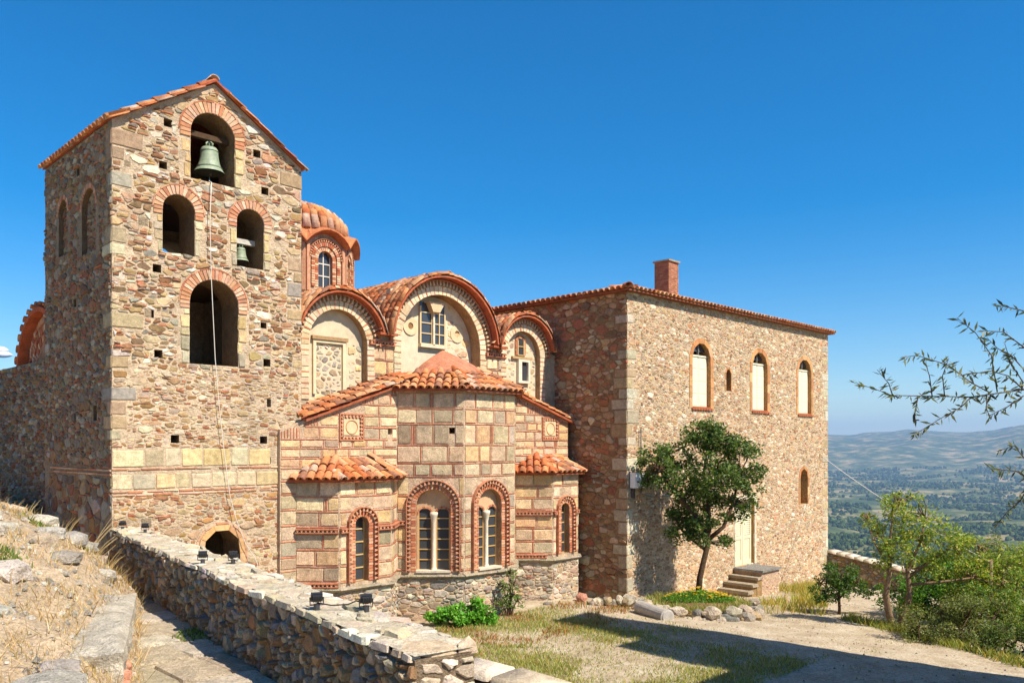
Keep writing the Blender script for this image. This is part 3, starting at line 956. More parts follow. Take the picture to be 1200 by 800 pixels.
def facet(name, A, B, ztop, holes=(), rows=None, gr=0.3, zbot=-0.6, thick=0.4, dent=()):
    """one wall face from plan point A to B (left to right from outside)"""
    A = Vector((A[0], A[1], 0)); B = Vector((B[0], B[1], 0))
    S = (B - A); L = S.length; S.normalize()
    N = S.cross(Vector((0, 0, 1)))
    fr = Fr(A, N)
    m = MB()
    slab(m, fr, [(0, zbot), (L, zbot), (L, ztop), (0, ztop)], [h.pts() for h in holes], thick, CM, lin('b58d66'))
    w = m.build(name, M_mortar, church)
    if rows:
        cloisonne(c_block, c_brick, w, fr, 0.012, L - 0.012, rows, list(holes), P_BLK, CB, cfun=grey_mix(gr))
    rubble(c_stone, w, fr, 0.0, L, zbot + .3, Zap - 0.1, [], P_RUB, 0.36, 0.15, (0.008, 0.03), (0.004, 0.014), sliver=0.12, sliver_c=C_RED, amp=0.04)
    return fr, w, L

def ledge(pts, z0, z1, out, c=lin('b3a68c')):
    m = MB()
    for A, B in zip(pts[:-1], pts[1:]):
        A = Vector((*A, 0)); B = Vector((*B, 0)); S = (B - A).normalized(); fr = Fr(A, S.cross(Vector((0, 0, 1)))); L = (B - A).length
        n = max(2, int(L / .3))
        for i in range(n):
            a, b = L * i / n, L * (i + 1) / n
            o = out * R.uniform(.8, 1.1); z = R.uniform(-.012, .012)
            a2 = a - (out * .4 if i == 0 else 0.001); b2 = b + (out * .4 if i == n - 1 else 0.001)
            vs = [fr.p(a2, z0 + z, -.02), fr.p(b2, z0 + z, -.02), fr.p(b2, z1 + z - .03, o), fr.p(a2, z1 + z - .03, o), fr.p(a2, z1 + z, o * .8), fr.p(b2, z1 + z, o * .8), fr.p(b2, z1 + z + .02, -.02), fr.p(a2, z1 + z + .02, -.02)]
            m.add(vs, [(0, 1, 2, 3), (3, 2, 5, 4), (4, 5, 6, 7), (0, 3, 4, 7), (1, 6, 5, 2)], vary(c, .12))
    m.build('string_course', M_rock, church)

# ---- plan points of the three apses
A_, B_, C_, D_ = (9.74, 16.6), (10.44, 15.9), (11.87, 15.9), (12.57, 16.6)
E_, F_, G_ = (13.75, 15.42), (15.52, 15.42), (16.70, 16.6)
H_, I_, J_ = (17.47, 15.83), (18.55, 15.83), (19.05, 16.33)
ZL = 3.70
rowsS = [Zap + .12, 1.78, 2.14, 2.55, 2.70, 3.02, 3.34, 3.68]
def frange_rows(a, b, hs):
    o = [a]
    i = 0
    while o[-1] < b - 0.15:
        o.append(min(b, o[-1] + hs[i % len(hs)])); i += 1
    if b - o[-1] > 0.02: o[-1] = b
    return o
dent = MB()
# left apse
rL = [Zap + .12, 1.78, 2.15, 2.52, 2.66, 3.0, 3.34, 3.70]
fa, wa, La = facet('left_apse_wall', A_, B_, ZL + .1, (), rL, 0.45)
wl = Hole(0.60, 0.36, 1.40, 2.88, 0.235)
fb, wb, Lb = facet('left_apse_wall', B_, C_, ZL + .1, (wl,), rL, 0.1)
fc, wc, Lc = facet('left_apse_wall', C_, D_, ZL + .1, (), rL, 0.1)
def surround(fr, part, h, r, dr, pitch=0.105):
    ring(c_brick, part, fr, h, h.r + .004, h.r + r, 0.07, 0.007, [lin('c98c68'), lin('b8704e'), lin('d09c7a'), lin('bd7a56')], (0.012, 0.026))
    dentil_ring(dent, fr, h, h.r + r + 0.012, h.r + r + dr, pitch, CDENT, CDENT2)
surround(fb, wb, wl, 0.115, 0.115)
window(wb, fb, wl, 0.2, 1, 5)
for fr, s0, s1, t0 in ((fa, 0.02, La - .02, 2.545), (fb, 0.0, 0.18, 2.545), (fb, 1.02, Lb, 2.545), (fc, 0, Lc, 2.545), (fa, 0.02, La - .02, Zap + .03)):
    dentil_row(dent, fr, s0, s1, t0, 0.1, 0.095, CDENT, CDENT2)
# central apse
ZC = 5.86
rC = [Zap + .1, 1.72, 2.1, 2.48, 2.86, 3.24, 3.72, 4.05, 4.5, 5.02, 5.4, 5.82]
hE = Hole(0.90, 0.86, 1.38, 3.42, 0.245)
fE, wE, LE = facet('central_apse_wall', D_, E_, ZC + .1, (hE, Hole(1.36, .14, 4.8, 4.95, 0, False)), rC, 0.7)
hF = Hole(0.87, 0.80, 1.38, 3.40, 0.245)
fF, wF, LF = facet('central_apse_wall', E_, F_, ZC + .1, (hF,), rC, 0.35)
fG, wG, LG = facet('central_apse_wall', F_, G_, ZC + .1, (), rC, 0.3)
def double_window(fr, part, h):
    """two arched lights with a marble colonnette, set in a bigger arch"""
    surround(fr, part, h, 0.12, 0.12)
    lw = 0.33
    f2 = Fr(fr.p(0, 0, -0.16), fr.N)
    hs = [Hole(h.s - 0.225, lw, h.t0 + 0.02, h.t0 + 1.56), Hole(h.s + 0.225, lw, h.t0 + 0.02, h.t0 + 1.56)]
    m = MB()
    o = h.pts(-0.004)
    lt = h.t0 + 1.36
    # tympanum above the two lights
    top = [(x, y) for x, y in h.pts(-.004) if y > lt + .02]
    slab(m, f2, [(h.s - h.r + .004, h.t0 + .012), (h.s + h.r - .004, h.t0 + .012)] + top, [g.pts() for g in hs], 0.1, lin('c8a47e'))
    ty = m.build('tympanum', M_plaster, part)
    for g in hs:
        ring(c_brick, ty, f2, Hole(g.s, g.w, g.spring - .02, g.top), g.r + .003, g.r + .05, .06, .006, [lin('c98f6c'), lin('b5694a')], (.01, .016), jambs=False)
    m = MB()
    base = f2.p(h.s, h.t0, 0.03)
    m.lathe(base, [(.07, 0), (.07, .06), (.05, .1), (.048, 1.2), (.06, 1.24), (.085, 1.36), (.1, 1.4), (.1, 1.46), (0.01, 1.47)], lin('d9cdb4'), 12)
    m.build('colonnette', M_marble, part, True)
    for g in hs:
        window(part, f2, g, 0.06, 1, 6, 0.03, lin('c6a063'))
    m = MB(); m.obox(fr, h.s - h.r, h.s + h.r, h.t0 - .02, h.t0 + .03, -.2, .05, lin('cfc3ab')); m.build('sill', M_marble, part)
double_window(fE, wE, hE)
double_window(fF, wF, hF)
dentil_row(dent, fE, 0.0, 0.2, 2.545, 0.1, 0.095, CDENT, CDENT2)
for (fr, s, z) in ((fE, .62, 4.62), (fF, .5, 4.75)):
    pass
# right apse
rR = [Zap + .12, 1.78, 2.15, 2.52, 2.66, 3.0, 3.34, 3.70]
fH, wH, LH = facet('right_apse_wall', G_, H_, ZL + .1, (), rR, 0.05)
wr_ = Hole(0.52, 0.34, 1.42, 2.86, 0.22)
fI, wI, LI = facet('right_apse_wall', H_, I_, ZL + .1, (wr_,), rR, 0.05)
fJ, wJ, LJ = facet('right_apse_wall', I_, J_, ZL + .1, (), rR, 0.2)
surround(fI, wI, wr_, 0.105, 0.11)
window(wI, fI, wr_, 0.2, 1, 5)
dentil_row(dent, fH, 0, LH, 2.545, 0.1, 0.095, CDENT, CDENT2); dentil_row(dent, fH, 0, LH * .85, Zap + .03, 0.1, 0.095, CDENT, CDENT2)
dentil_row(dent, fI, 0.0, 0.12, 2.545, 0.1, 0.095, CDENT, CDENT2); dentil_row(dent, fI, .93, LI, 2.545, 0.1, 0.095, CDENT, CDENT2)
for t in (wI, wF):
    pass
ledge([A_, B_, C_, D_, E_, F_, G_, H_, I_, J_], Zap - .12, Zap, 0.11)

# ---- the wing walls behind the side apses
WZ = 16.6
def wing_top_l(s): return 4.86 + (5.98 - 4.86) * s / (12.57 - 9.36)
fW = Fr((9.36, WZ, 0), (0, -1, 0)); LW = D_[0] - 9.36
m = MB()
ph = Hole(3.0, .13, 4.78, 4.92, 0, False)
slab(m, fW, [(0, -.5), (LW, -.5), (LW, wing_top_l(LW)), (0, wing_top_l(0))], [ph.pts()], 0.3, CM)
ww = m.build('left_wing_wall', M_mortar, church)
pl = Hole(1.865, 0.69, 4.62, 5.26, 0.02, False)
cloisonne(c_block, c_brick, ww, fW, 0.01, LW - .01, [3.98, 4.2, 4.42, 4.63, 4.92, 5.2, 5.47, 5.74, 6.0], [pl, ph], P_BLK, CB, (0.26, 0.55), top=lambda s: wing_top_l(s) - .03, cfun=grey_mix(.4))
cloisonne(c_block, c_brick, ww, fW, 0.01, 0.42, [1.3, 1.7, 2.0, 2.35, 2.7, 3.05, 3.4, 3.7, 3.98], [], P_BLK, CB, (0.2, 0.4), cfun=grey_mix(.6))
def wing_top_r(s): return 5.95 - (5.95 - 5.22) * s / (19.0 - 16.70)
fV = Fr((16.70, WZ, 0), (0, -1, 0)); LV = 19.0 - 16.70
m = MB()
slab(m, fV, [(0, -.5), (LV, -.5), (LV, wing_top_r(LV)), (0, wing_top_r(0))], [], 0.8, CM)
wv = m.build('right_wing_wall', M_mortar, church)
pr = Hole(1.49, 0.72, 4.66, 5.34, 0.02, False)
cloisonne(c_block, c_brick, wv, fV, 0.01, LV - .01, [3.98, 4.2, 4.42, 4.63, 4.9, 5.14, 5.38, 5.62, 5.9], [pr], P_BLK, CB, (0.26, 0.5), top=lambda s: wing_top_r(s) - .03, cfun=grey_mix(.2))
def plaque(fr, h, part):
    s0, s1, t0, t1 = h.s - h.r, h.s + h.r, h.t0, h.top
    m = MB(); b = 0.13
    m.obox(fr, s0 + b, s1 - b, t0 + b, t1 - b, -.01, .02, lin('d8bd94'))
    p = m.build('relief_plaque', M_plaster, part)
    m = MB()
    cs, ct, r = h.s, (t0 + t1) / 2, (s1 - s0) / 2 - b - .045
    n = 24
    for i in range(n):
        a0, a1 = 2 * math.pi * i / n, 2 * math.pi * (i + 1) / n
        P = [(cs + q * math.cos(a), ct + q * math.sin(a)) for q, a in ((r - .018, a0), (r, a0), (r, a1), (r - .018, a1))]
        m.add(*prism(fr, P, .01, .034), lin('b98f64'))
    m.build('carved_ring', M_plaster, p)
    for a, b2, c, d in ((s0, s1, t0, t0 + .035), (s0, s1, t1 - .035, t1), (s0, s0 + .035, t0 + .036, t1 - .036), (s1 - .035, s1, t0 + .036, t1 - .036)):
        dent.obox(fr, a, b2, c, d, -.01, .04, CDENT)
    n = 6
    for i in range(n):
        for (x, y) in ((s0 + .05 + (s1 - s0 - .1) * (i + .5) / n, t0 + .075), (s0 + .05 + (s1 - s0 - .1) * (i + .5) / n, t1 - .075), (s0 + .075, t0 + .05 + (t1 - t0 - .1) * (i + .5) / n), (s1 - .075, t0 + .05 + (t1 - t0 - .1) * (i + .5) / n)):
            k = .036
            dent.add(*prism(fr, [(x - k, y), (x, y - k), (x + k, y), (x, y + k)], -.01, .045), vary(CDENT2, .1))
plaque(fW, pl, ww); plaque(fV, pr, wv)

# ---- upper east wall with three round gables
UY = 17.4
fU = Fr((9.95, UY, 0), (0, -1, 0))
def us(u): return u - 9.95
gab = [  # centre u, spring, inner radius, outer wall radius, recess bottom
    (11.40, 7.00, 0.83, 1.20, 5.0), (14.70, 7.20, 1.40, 1.80, 6.2), (17.87, 7.20, 0.72, 1.10, 5.0)]
gh = [Hole(us(c), 2 * r, zb, zs + r, ro - r + .02) for c, zs, r, ro, zb in gab]
out = [(0.0, 3.5), (us(19.28), 3.5), (us(19.28), 7.3)]
for (c, zs, r, ro, zb) in reversed(gab):
    n = 18
    for i in range(n + 1):
        a = math.pi * i / n
        x, y = us(c) + ro * math.cos(a), zs + ro * math.sin(a)
        if y >= 7.3 and 0.001 < x < us(19.27): out.append((x, y))
out.append((0.0, 7.3))
m = MB()
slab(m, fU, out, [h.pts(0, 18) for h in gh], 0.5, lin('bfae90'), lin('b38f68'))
wu = m.build('upper_wall', M_mortar, church)
cloisonne(c_block, c_brick, wu, fU, us(12.36), us(13.05), [5.5, 5.9, 6.28, 6.66, 7.02], [], P_BLK, CB, (.3, .5), cfun=grey_mix(.3))
cloisonne(c_block, c_brick, wu, fU, us(16.36), us(17.0), [5.5, 5.9, 6.28, 6.66, 7.02], [], P_BLK, CB, (.3, .5), cfun=grey_mix(.3))
for a, b in ((12.28, 13.1), (16.3, 17.1)):
    dentil_row(dent, fU, us(a), us(b), 7.06, 0.11, 0.1, CDENT, CDENT2)
for (c, zs, r, ro, zb), h in zip(gab, gh):
    h2 = Hole(us(c), 2 * r, max(zb, 5.6), zs + r)
    ring(c_brick, wu, fU, h2, r + .006, r + (ro - r) * .58, .3 if r > 1 else .26, .008, [lin('d9c3a0'), lin('d3b994'), lin('dcc8a6')], (0.02, 0.035))
    ring(c_brick, wu, fU, h2, r + .01, r + (ro - r) * .57, .3 if r > 1 else .26, (.3 if r > 1 else .26) / 2 - .016, [CB[0], CB[2]], (0.03, 0.04))
    dentil_ring(dent, fU, h2, r + (ro - r) * .60, ro, 0.12, CDENT, lin('cdb08c'), jambs=False, n=0.09)
# infills
def infill(i, depth, c, name):
    cc, zs, r, ro, zb = gab[i]
    f2 = Fr(fU.p(0, 0, -depth), fU.N)
    m = MB(); m.obox(f2, us(cc) - r - .05, us(cc) + r + .05, zb - .1, zs + r + .05, -0.18, 0, c)
    return f2, m.build(name, M_plaster, church), us(cc), zs, r
f2, pi, s, zs, r = infill(0, 0.2, lin('cdbd9e'), 'blind_arch_infill')
arc = lambda s_, s=s, zs=zs, r=r: zs + math.sqrt(max(0, r * r - (s_ - s) ** 2)) - .02
fr_h = Hole(s - .16, 0.92, 5.9, 7.0, .08, False)
rubble(c_stone, pi, f2, s - r, s + r, 5.0, 7.1, [fr_h], P_RUB + P_BLK, .34, .16, (.005, .02), (.012, .03), skip=.15, amp=.06)
m = MB()
for a, b, c_, d in ((-.62, -.54, 5.75, 7.0), (.22, .30, 5.75, 7.0), (-.62, .30, 7.0, 7.06)):
    m.obox(f2, s + a, s + b, c_, d, 0, .06, lin('dcc9a2'))
m.build('door_frame', M_marble, pi)
m = MB(); m.obox(f2, s - .66, s + .36, 7.07, 7.16, -.01, .09, lin('a3835c')); m.build('lintel', M_wood, pi)
rubble(c_stone, pi, f2, s - .52, s + .2, 5.75, 6.98, [], P_RUB, .3, .2, (.005, .02), (.012, .03), skip=.15, amp=.06)
f2, pi, s, zs, r = infill(1, 0.38, lin('d6c6a8'), 'tympanum_wall')
wh = [Hole(s - .29, .40, 7.28, 8.42), Hole(s + .17, .40, 7.28, 8.42)]
rubble(c_stone, pi, f2, s + .5, s + r, 6.3, zs + r, [], P_BLK, .4, .2, (.004, .016), (.012, .03), top=lambda x: zs + math.sqrt(max(0, 1.96 - (x - s) ** 2)) - .02, skip=.3)
for g in wh: window(pi, f2, g, -0.03, 2 if g is wh[1] else 1, 4, .035, lin('cfb88c'))
m = MB(); m.obox(f2, s - .09, s - .03, 7.25, 8.25, 0, .12, lin('dccdae')); m.obox(f2, s - .52, s + .42, 7.18, 7.27, 0, .12, lin('d8c8a8')); m.build('mullion', M_marble, pi)
m = MB()
vs = [f2.p(s - .3, 8.42, .02), f2.p(s + .24, 8.42, .02), f2.p(s + .07, 8.15, .02), f2.p(s - .17, 8.15, .02)]
vs += [v + f2.N * .2 for v in vs]
m.add(vs, [(0, 1, 5, 4), (1, 2, 6, 5), (2, 3, 7, 6), (3, 0, 4, 7), (4, 5, 6, 7)], lin('cfb48c')); m.build('impost_capital', M_marble, pi)
for x, z in ((-.8, 7.72), (.86, 7.66)):
    m = MB(); n = 20
    for i in range(n):
        a0, a1 = 2 * math.pi * i / n, 2 * math.pi * (i + 1) / n
        P = [(s + x + q * math.cos(a), z + q * math.sin(a)) for q, a in ((.09, a0), (.25, a0), (.25, a1), (.09, a1))]
        m.add(*prism(f2, P, 0, .03), lin('d2bf98'))
    m.add(*prism(f2, [(s + x + .09 * math.cos(2 * math.pi * i / 12), z + .09 * math.sin(2 * math.pi * i / 12)) for i in range(12)], 0, .008), lin('8e6a45'))
    m.build('stone_roundel', M_plaster, pi)
f2, pi, s, zs, r = infill(2, 0.16, lin('cfc0a2'), 'blind_arch_infill')
wn_ = Hole(s + .02, .26, 7.22, 7.74, .08)
rubble(c_stone, pi, f2, s - r, s + r, 5.0, 7.9, [wn_, Hole(s + .12, .5, 6.4, 7.1, .05, False)], P_RUB + P_BLK, .36, .2, (.004, .014), (.014, .03), top=lambda x: zs + math.sqrt(max(0, r * r - (x - s) ** 2)) - .03, skip=.4)
window(pi, f2, wn_, -.02, 1, 2, .03)
ring(c_brick, pi, f2, wn_, wn_.r + .004, wn_.r + .09, .06, .006, CB, (.03, .05))
m = MB(); m.obox(f2, s - .35, s + .5, 7.1, 7.17, -.01, .08, lin('b2946a')); m.build('lintel', M_wood, pi)
m = MB()
for a, b, c_, d in ((-.12, .02, 6.45, 7.02), (.3, .38, 6.45, 7.02), (-.12, .38, 6.38, 6.45), (-.12, .38, 7.02, 7.09)):
    m.obox(f2, s + a, s + b, c_, d, 0, .1, lin('ddd2ba'))
m.build('slot_window_frame', M_marble, pi)
m = MB(); m.obox(f2, s + .02, s + .3, 6.45, 7.02, .004, .012, (0, 0, 0)); m.build('slot_window_pane', M_glass, pi)
dent.build('sawtooth_brickwork', M_brick, church)

# ---- roofs
def sheet(name, pts, faces, c=lin('b4623f'), th=0.06, mt=None):
    m = MB(); k = len(pts)
    P = [Vector(p) for p in pts]
    m.add(P + [p - Vector((0, 0, th)) for p in P], list(faces) + [tuple(i + k for i in reversed(f)) for f in faces], c)
    # rim
    ed = {}
    for f in faces:
        for a, b in zip(f, f[1:] + f[:1]): ed[a, b] = 1
    m.add(P + [p - Vector((0, 0, th)) for p in P], [(a, b, b + k, a + k) for (a, b) in ed if (b, a) not in ed], mixc(c, (.12, .05, .03), .25))
    return m.build(name, mt or M_tile, church)
def grow(P, o, cen):
    """plan polyline pushed outwards"""
    out = []
    for i, p in enumerate(P):
        d = Vector((p[0] - cen[0], p[1] - cen[1])); d.normalize(); out.append((p[0] + d.x * o, p[1] + d.y * o))
    return out
def apse_roof(name, plan, cen, ze, zt, o, top_pts, w=1.0, cap=None):
    ev = grow(plan, o, cen)
    pts = [(x, y, ze) for x, y in ev] + [tuple(t) for t in top_pts]
    n = len(ev); k = len(top_pts)
    faces = []
    for i in range(n - 1):
        a, b = n + min(i, k - 1), n + min(i + 1, k - 1)
        faces.append((i, i + 1, b, a) if a != b else (i, i + 1, a))
    rf = sheet(name, pts, faces)
    for i in range(n - 1):
        A, B = Vector(pts[i]), Vector(pts[i + 1]); Ta = Vector(pts[n + min(i, k - 1)]); Tb = Vector(pts[n + min(i + 1, k - 1)])
        e = (B - A).normalized(); nn = (B - A).cross((Ta + Tb) / 2 - A).normalized(); up = nn.cross(e)
        if up.z < 0: up = -up
        a2 = ((Ta - A).dot(e), (Ta - A).dot(up)); b2 = ((Tb - A).dot(e), (Tb - A).dot(up)); L = (B - A).length
        def rmax(s, a2=a2, b2=b2, L=L):
            r = max(a2[1], b2[1])
            if s < a2[0] and a2[0] > 1e-3: r = min(r, a2[1] * s / a2[0])
            if s > b2[0] and L - b2[0] > 1e-3: r = min(r, b2[1] * (L - s) / (L - b2[0]))
            if cap: r = min(r, cap * max(a2[1], b2[1]))
            return r
        c_tiles.field(A + up * -.05, B + up * -.05, up, rf, rmax, 0.2, 0.3, w=w)
    return rf, pts
def hip(A, B, par, n0=0.05, sx=1.0, step=.32):
    A, B = Vector(A), Vector(B); d = (B - A).normalized(); e = d.cross(Vector((0, 0, 1))).normalized()
    r = 0
    while r < (B - A).length - .1:
        c_tiles.put(A + d * r + Vector((0, 0, n0)), e, d, par, 0, sx); r += step
rfL, _ = apse_roof('left_apse_roof', [A_, B_, C_, D_], (11.15, 16.9), 3.74, 4.1, .2, [(10.1, 16.58, 4.08), (10.7, 16.58, 4.16), (11.7, 16.58, 4.16), (12.3, 16.58, 4.1)])
rfR, _ = apse_roof('right_apse_roof', [G_, H_, I_, J_], (17.95, 16.9), 3.74, 4.1, .2, [(17.0, 16.58, 4.08), (17.6, 16.58, 4.16), (18.4, 16.58, 4.16), (18.9, 16.58, 4.1)])
APX = (14.65, 17.3, 6.95)
rfC, cp = apse_roof('central_apse_roof', [D_, E_, F_, G_], (14.65, 17.2), 5.9, 7.0, .2, [APX], cap=.5)
# plastered top of the apse roof under the gable
m = MB()
ev = [Vector(p) for p in cp[:4]]; ap = Vector(APX)
ev = [Vector((12.9, 17.36, 5.95))] + ev + [Vector((16.4, 17.36, 5.95))]
arc_p = []
n = 10
ringp = []
for i in range(len(ev) - 1):
    for q in range(3):
        ringp.append(ev[i].lerp(ev[i + 1], q / 3))
ringp.append(ev[-1])
cap_o = [ap + (p - ap) * .6 + Vector((0, 0, .05)) for p in ringp]
cap_m = [ap + (p - ap) * .36 + Vector((0, 0, .13)) for p in ringp]
cap_n = [ap + (p - ap) * .18 + Vector((0, 0, .15)) for p in ringp]
vs = cap_o + cap_m + cap_n + [ap + Vector((0, 0, .14))] + [ap + (p - ap) * .6 + Vector((0, 0, -.1)) for p in ringp]
k = len(ringp)
m.add(vs, [(j * k + i, j * k + i + 1, (j + 1) * k + i + 1, (j + 1) * k + i) for j in range(2) for i in range(k - 1)] + [(2 * k + i, 2 * k + i + 1, 3 * k) for i in range(k - 1)] + [(3 * k + 1 + i, 3 * k + 2 + i, i + 1, i) for i in range(k - 1)], lin('b97a5c'))
m.build('mortar_cap', M_tile, rfC, True)
for i in (1, 2):
    hip(Vector(cp[i]), Vector(cp[i]).lerp(ap, .5), rfC, .06)
# lean-to roofs of the wings
sl = Vector((D_[0] - 9.36, 0, 5.98 - 4.86)).normalized()
rw = sheet('left_wing_roof', [(9.96, 16.5, 5.10), (12.7, 16.5, 6.06), (12.7, UY + .0, 6.2), (9.96, UY, 5.24)], [(0, 1, 2, 3)])
for y in (16.52, 16.74, 16.96, 17.18):
    r = 0.0
    while r < 3.1:
        p = Vector((9.86, y, 5.12 + (y - 16.5) * .15)) + sl * r
        if p.x < 12.75: c_tiles.put(p, (0, -1, 0), sl, rw, 0, 1.0)
        r += .3
sr = Vector((-(19.0 - 16.7), 0, 5.95 - 5.22)).normalized()
rv = sheet('right_wing_roof', [(16.6, 16.45, 6.02), (19.12, 16.45, 5.22), (19.12, UY, 5.36), (16.6, UY, 6.16)], [(0, 1, 2, 3)])
for y in (16.56, 16.78, 17.0, 17.2):
    r = 0.0
    while r < 2.5:
        c_tiles.put(Vector((19.16, y, 5.24 + (y - 16.5) * .15)) + sr * r, (0, 1, 0), sr, rv, 0, 0.9); r += .3
# barrel roofs behind the gables
def barrel(c, zs, R0, y0, y1, th=.05, amin=0.12, w=1.0):
    n = 20; pts = []; faces = []
    for y in (y0, y1):
        for i in range(n + 1):
            a = amin + (math.pi - 2 * amin) * i / n
            pts.append((c + R0 * math.cos(a), y, zs + R0 * math.sin(a)))
    m = MB(); k = n + 1
    P = [Vector(p) for p in pts]
    Q = [Vector((c + (p.x - c) * (R0 - th) / R0, p.y, zs + (p.z - zs) * (R0 - th) / R0)) for p in P]
    fs = [(i, i + 1, k + i + 1, k + i) for i in range(n)]
    m.add(P + Q, fs + [tuple(2 * k + j for j in reversed(f)) for f in fs] + [(i, 2 * k + i, 2 * k + i + 1, i + 1) for i in range(n)], lin('ad5f40'))
    b = m.build('barrel_roof', M_tile, church, False)
    st = .3; na = int((math.pi / 2 - amin) * R0 / st)
    ny = int((y1 - y0) / .21)
    for side in (0, 1):
        for j in range(ny + 1):
            y = y0 + .06 + j * .21
            for i in range(na + 1):
                a = amin - .04 + (i * st) / R0
                if a > math.pi / 2 - .02: break
                ca, sa = math.cos(a), math.sin(a)
                if side == 0: p = (c + R0 * ca, y, zs + R0 * sa); d = (-sa, 0, ca); e = (0, 1, 0)
                else: p = (c - R0 * ca, y, zs + R0 * sa); d = (sa, 0, ca); e = (0, -1, 0)
                c_tiles.put(p, e, d, b, 0, 1.05, 1.0, w if side else .4)
    r = y0
    while r < y1 - .2:
        c_tiles.put((c, r, zs + R0 + .03), (1, 0, 0), (0, 1, 0), b, 0, 1.1, 1, .4); r += .34
    return b
barrel(11.40, 7.00, 1.26, 17.12, 22.5, amin=.30)
barrel(14.70, 7.20, 1.88, 17.08, 23.2, amin=.10)
barrel(17.87, 7.20, 1.17, 17.12, 21.5, amin=.18)
sheet('valley_roof', [(10.0, 17.95, 7.3), (19.2, 17.95, 7.3), (19.2, 23, 7.3), (9.96, 23, 7.3)], [(0, 1, 2, 3)])
for a_, b_ in ((12.45, 13.0), (16.4, 16.95)):
    sheet('valley_gutter', [(a_, 17.12, 7.36), (b_, 17.12, 7.36), (b_, 17.94, 7.40), (a_, 17.94, 7.40)], [(0, 1, 2, 3)])
    for y in (17.14, 17.35, 17.56, 17.77):
        for x_ in (a_ + .12, b_ - .12): c_tiles.put((x_, y, 7.4), (1, 0, 0), (0, 1, .05), church, 0, .9)
sheet('crossing_roof', [(9.0, 21.5, 6.9), (19.2, 21.5, 6.9), (19.2, 29, 6.9), (9.0, 29, 6.9)], [(0, 1, 2, 3)])
# cross arm under the drum
m = MB(); m.box(12.4, 16.9, 22.9, 27.0, 6.8, 9.25, CM); m.build('drum_base', M_mortar, church)
# ---- drum and dome
dc = Vector((14.62, 24.8, 0)); DR = 1.72; DZ0, DZ1 = 8.9, 11.05
drum = MB(); frs = []
for k in range(8):
    a = rad(-90 + 45 * k)
    N = Vector((math.cos(a), math.sin(a), 0)); half = DR * math.tan(math.pi / 8)
    O = dc + N * DR - Vector((0, 0, 1)).cross(N) * half
    fr = Fr(O, N); frs.append((fr, half))
    h = Hole(half, .52, 9.55, 10.72)
    n = 12
    top = [(2 * half - 2 * half * i / n, DZ1 - .12 + .42 * math.sin(math.pi * i / n) ** .8 if 0 < i < n else DZ1 - .12) for i in range(n + 1)]
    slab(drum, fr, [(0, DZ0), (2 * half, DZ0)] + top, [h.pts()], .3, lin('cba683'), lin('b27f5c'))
drum = drum.build('drum_wall', M_mortar, church)
d2 = MB()
for k, (fr, half) in enumerate(frs):
    if k not in (0, 1, 7): continue
    h = Hole(half, .52, 9.55, 10.72)
    ring(c_brick, drum, fr, h, h.r + .004, h.r + .12, .075, .008, [lin('cf9f7c'), lin('b86f4c'), lin('d6b08c')], (.01, .02))
    ring(c_brick, drum, fr, h, h.r + .15, h.r + .27, .075, .008, [lin('cf9f7c'), lin('b5694a'), lin('d9b794')], (.05, .06))
    dentil_ring(d2, fr, h, h.r + .29, h.r + .38, .09, CDENT, CDENT2, jambs=False, n=.07)
    w_ = window(drum, fr, h, .16, 2, 3, .04, lin('d9d4c6'))
    for s in (.06, 2 * half - .06):
        d2.obox(fr, s - .05, s + .05, DZ0 + .5, DZ1 - .15, -.01, .07, lin('c99572'))
d2.build('drum_brickwork', M_brick, drum)
# wavy eave and dome
def eave_z(t):                      # t = angle
    f = ((t + math.pi / 2 + math.pi / 8) % (math.pi / 4)) / (math.pi / 4)
    return DZ1 - .1 + .46 * math.sin(math.pi * f) ** .8
n = 96; ev_o = []; ev_i = []; ev_u = []
for i in range(n):
    t = 2 * math.pi * i / n
    ro = 2.06 - .05 * math.cos(8 * (t + math.pi / 2))
    z = eave_z(t)
    ev_o.append(dc + Vector((ro * math.cos(t), ro * math.sin(t), z)))
    ev_i.append(dc + Vector((1.62 * math.cos(t), 1.62 * math.sin(t), max(z + .1, DZ1 + .36))))
    ev_u.append(dc + Vector((1.68 * math.cos(t), 1.68 * math.sin(t), z - .16)))
m = MB()
m.add(ev_o + ev_i + [p - Vector((0, 0, .06)) for p in ev_o] + ev_u, [(i, (i + 1) % n, n + (i + 1) % n, n + i) for i in range(n)] + [(2 * n + i, 2 * n + (i + 1) % n, (i + 1) % n, i) for i in range(n)] + [(3 * n + i, 3 * n + (i + 1) % n, 2 * n + (i + 1) % n, 2 * n + i) for i in range(n)], lin('c47a50'))
cor = m.build('drum_eave', M_tile, church)
m = MB(); prof = []
DRr = 1.66
for i in range(13):
    a = math.pi / 2 * i / 12
    prof.append((DRr * math.cos(a) + .001, DZ1 + .3 + DRr * .70 * math.sin(a)))
m.lathe(dc, prof, lin('cf8a58'), 40)
dome = m.build('dome', M_tile, church, True)
for j in range(7):
    a = .06 + j * .2
    rr = DRr * math.cos(a); z = DZ1 + .3 + DRr * .70 * math.sin(a)
    nn = 36
    for i in range(nn):
        t = 2 * math.pi * (i + .5 * (j % 2) * 0) / nn
        if not (rad(150) < t < rad(360)): continue
        d = Vector((-math.sin(a) * math.cos(t), -math.sin(a) * math.sin(t), math.cos(a) * .70))
        sx = max(.4, 1.55 * math.cos(a))
        c_tiles.put(dc + Vector((rr * math.cos(t), rr * math.sin(t), z)), (-math.sin(t), math.cos(t), 0), d, dome, 0, sx * .92, 1.0, 1.0, .75)
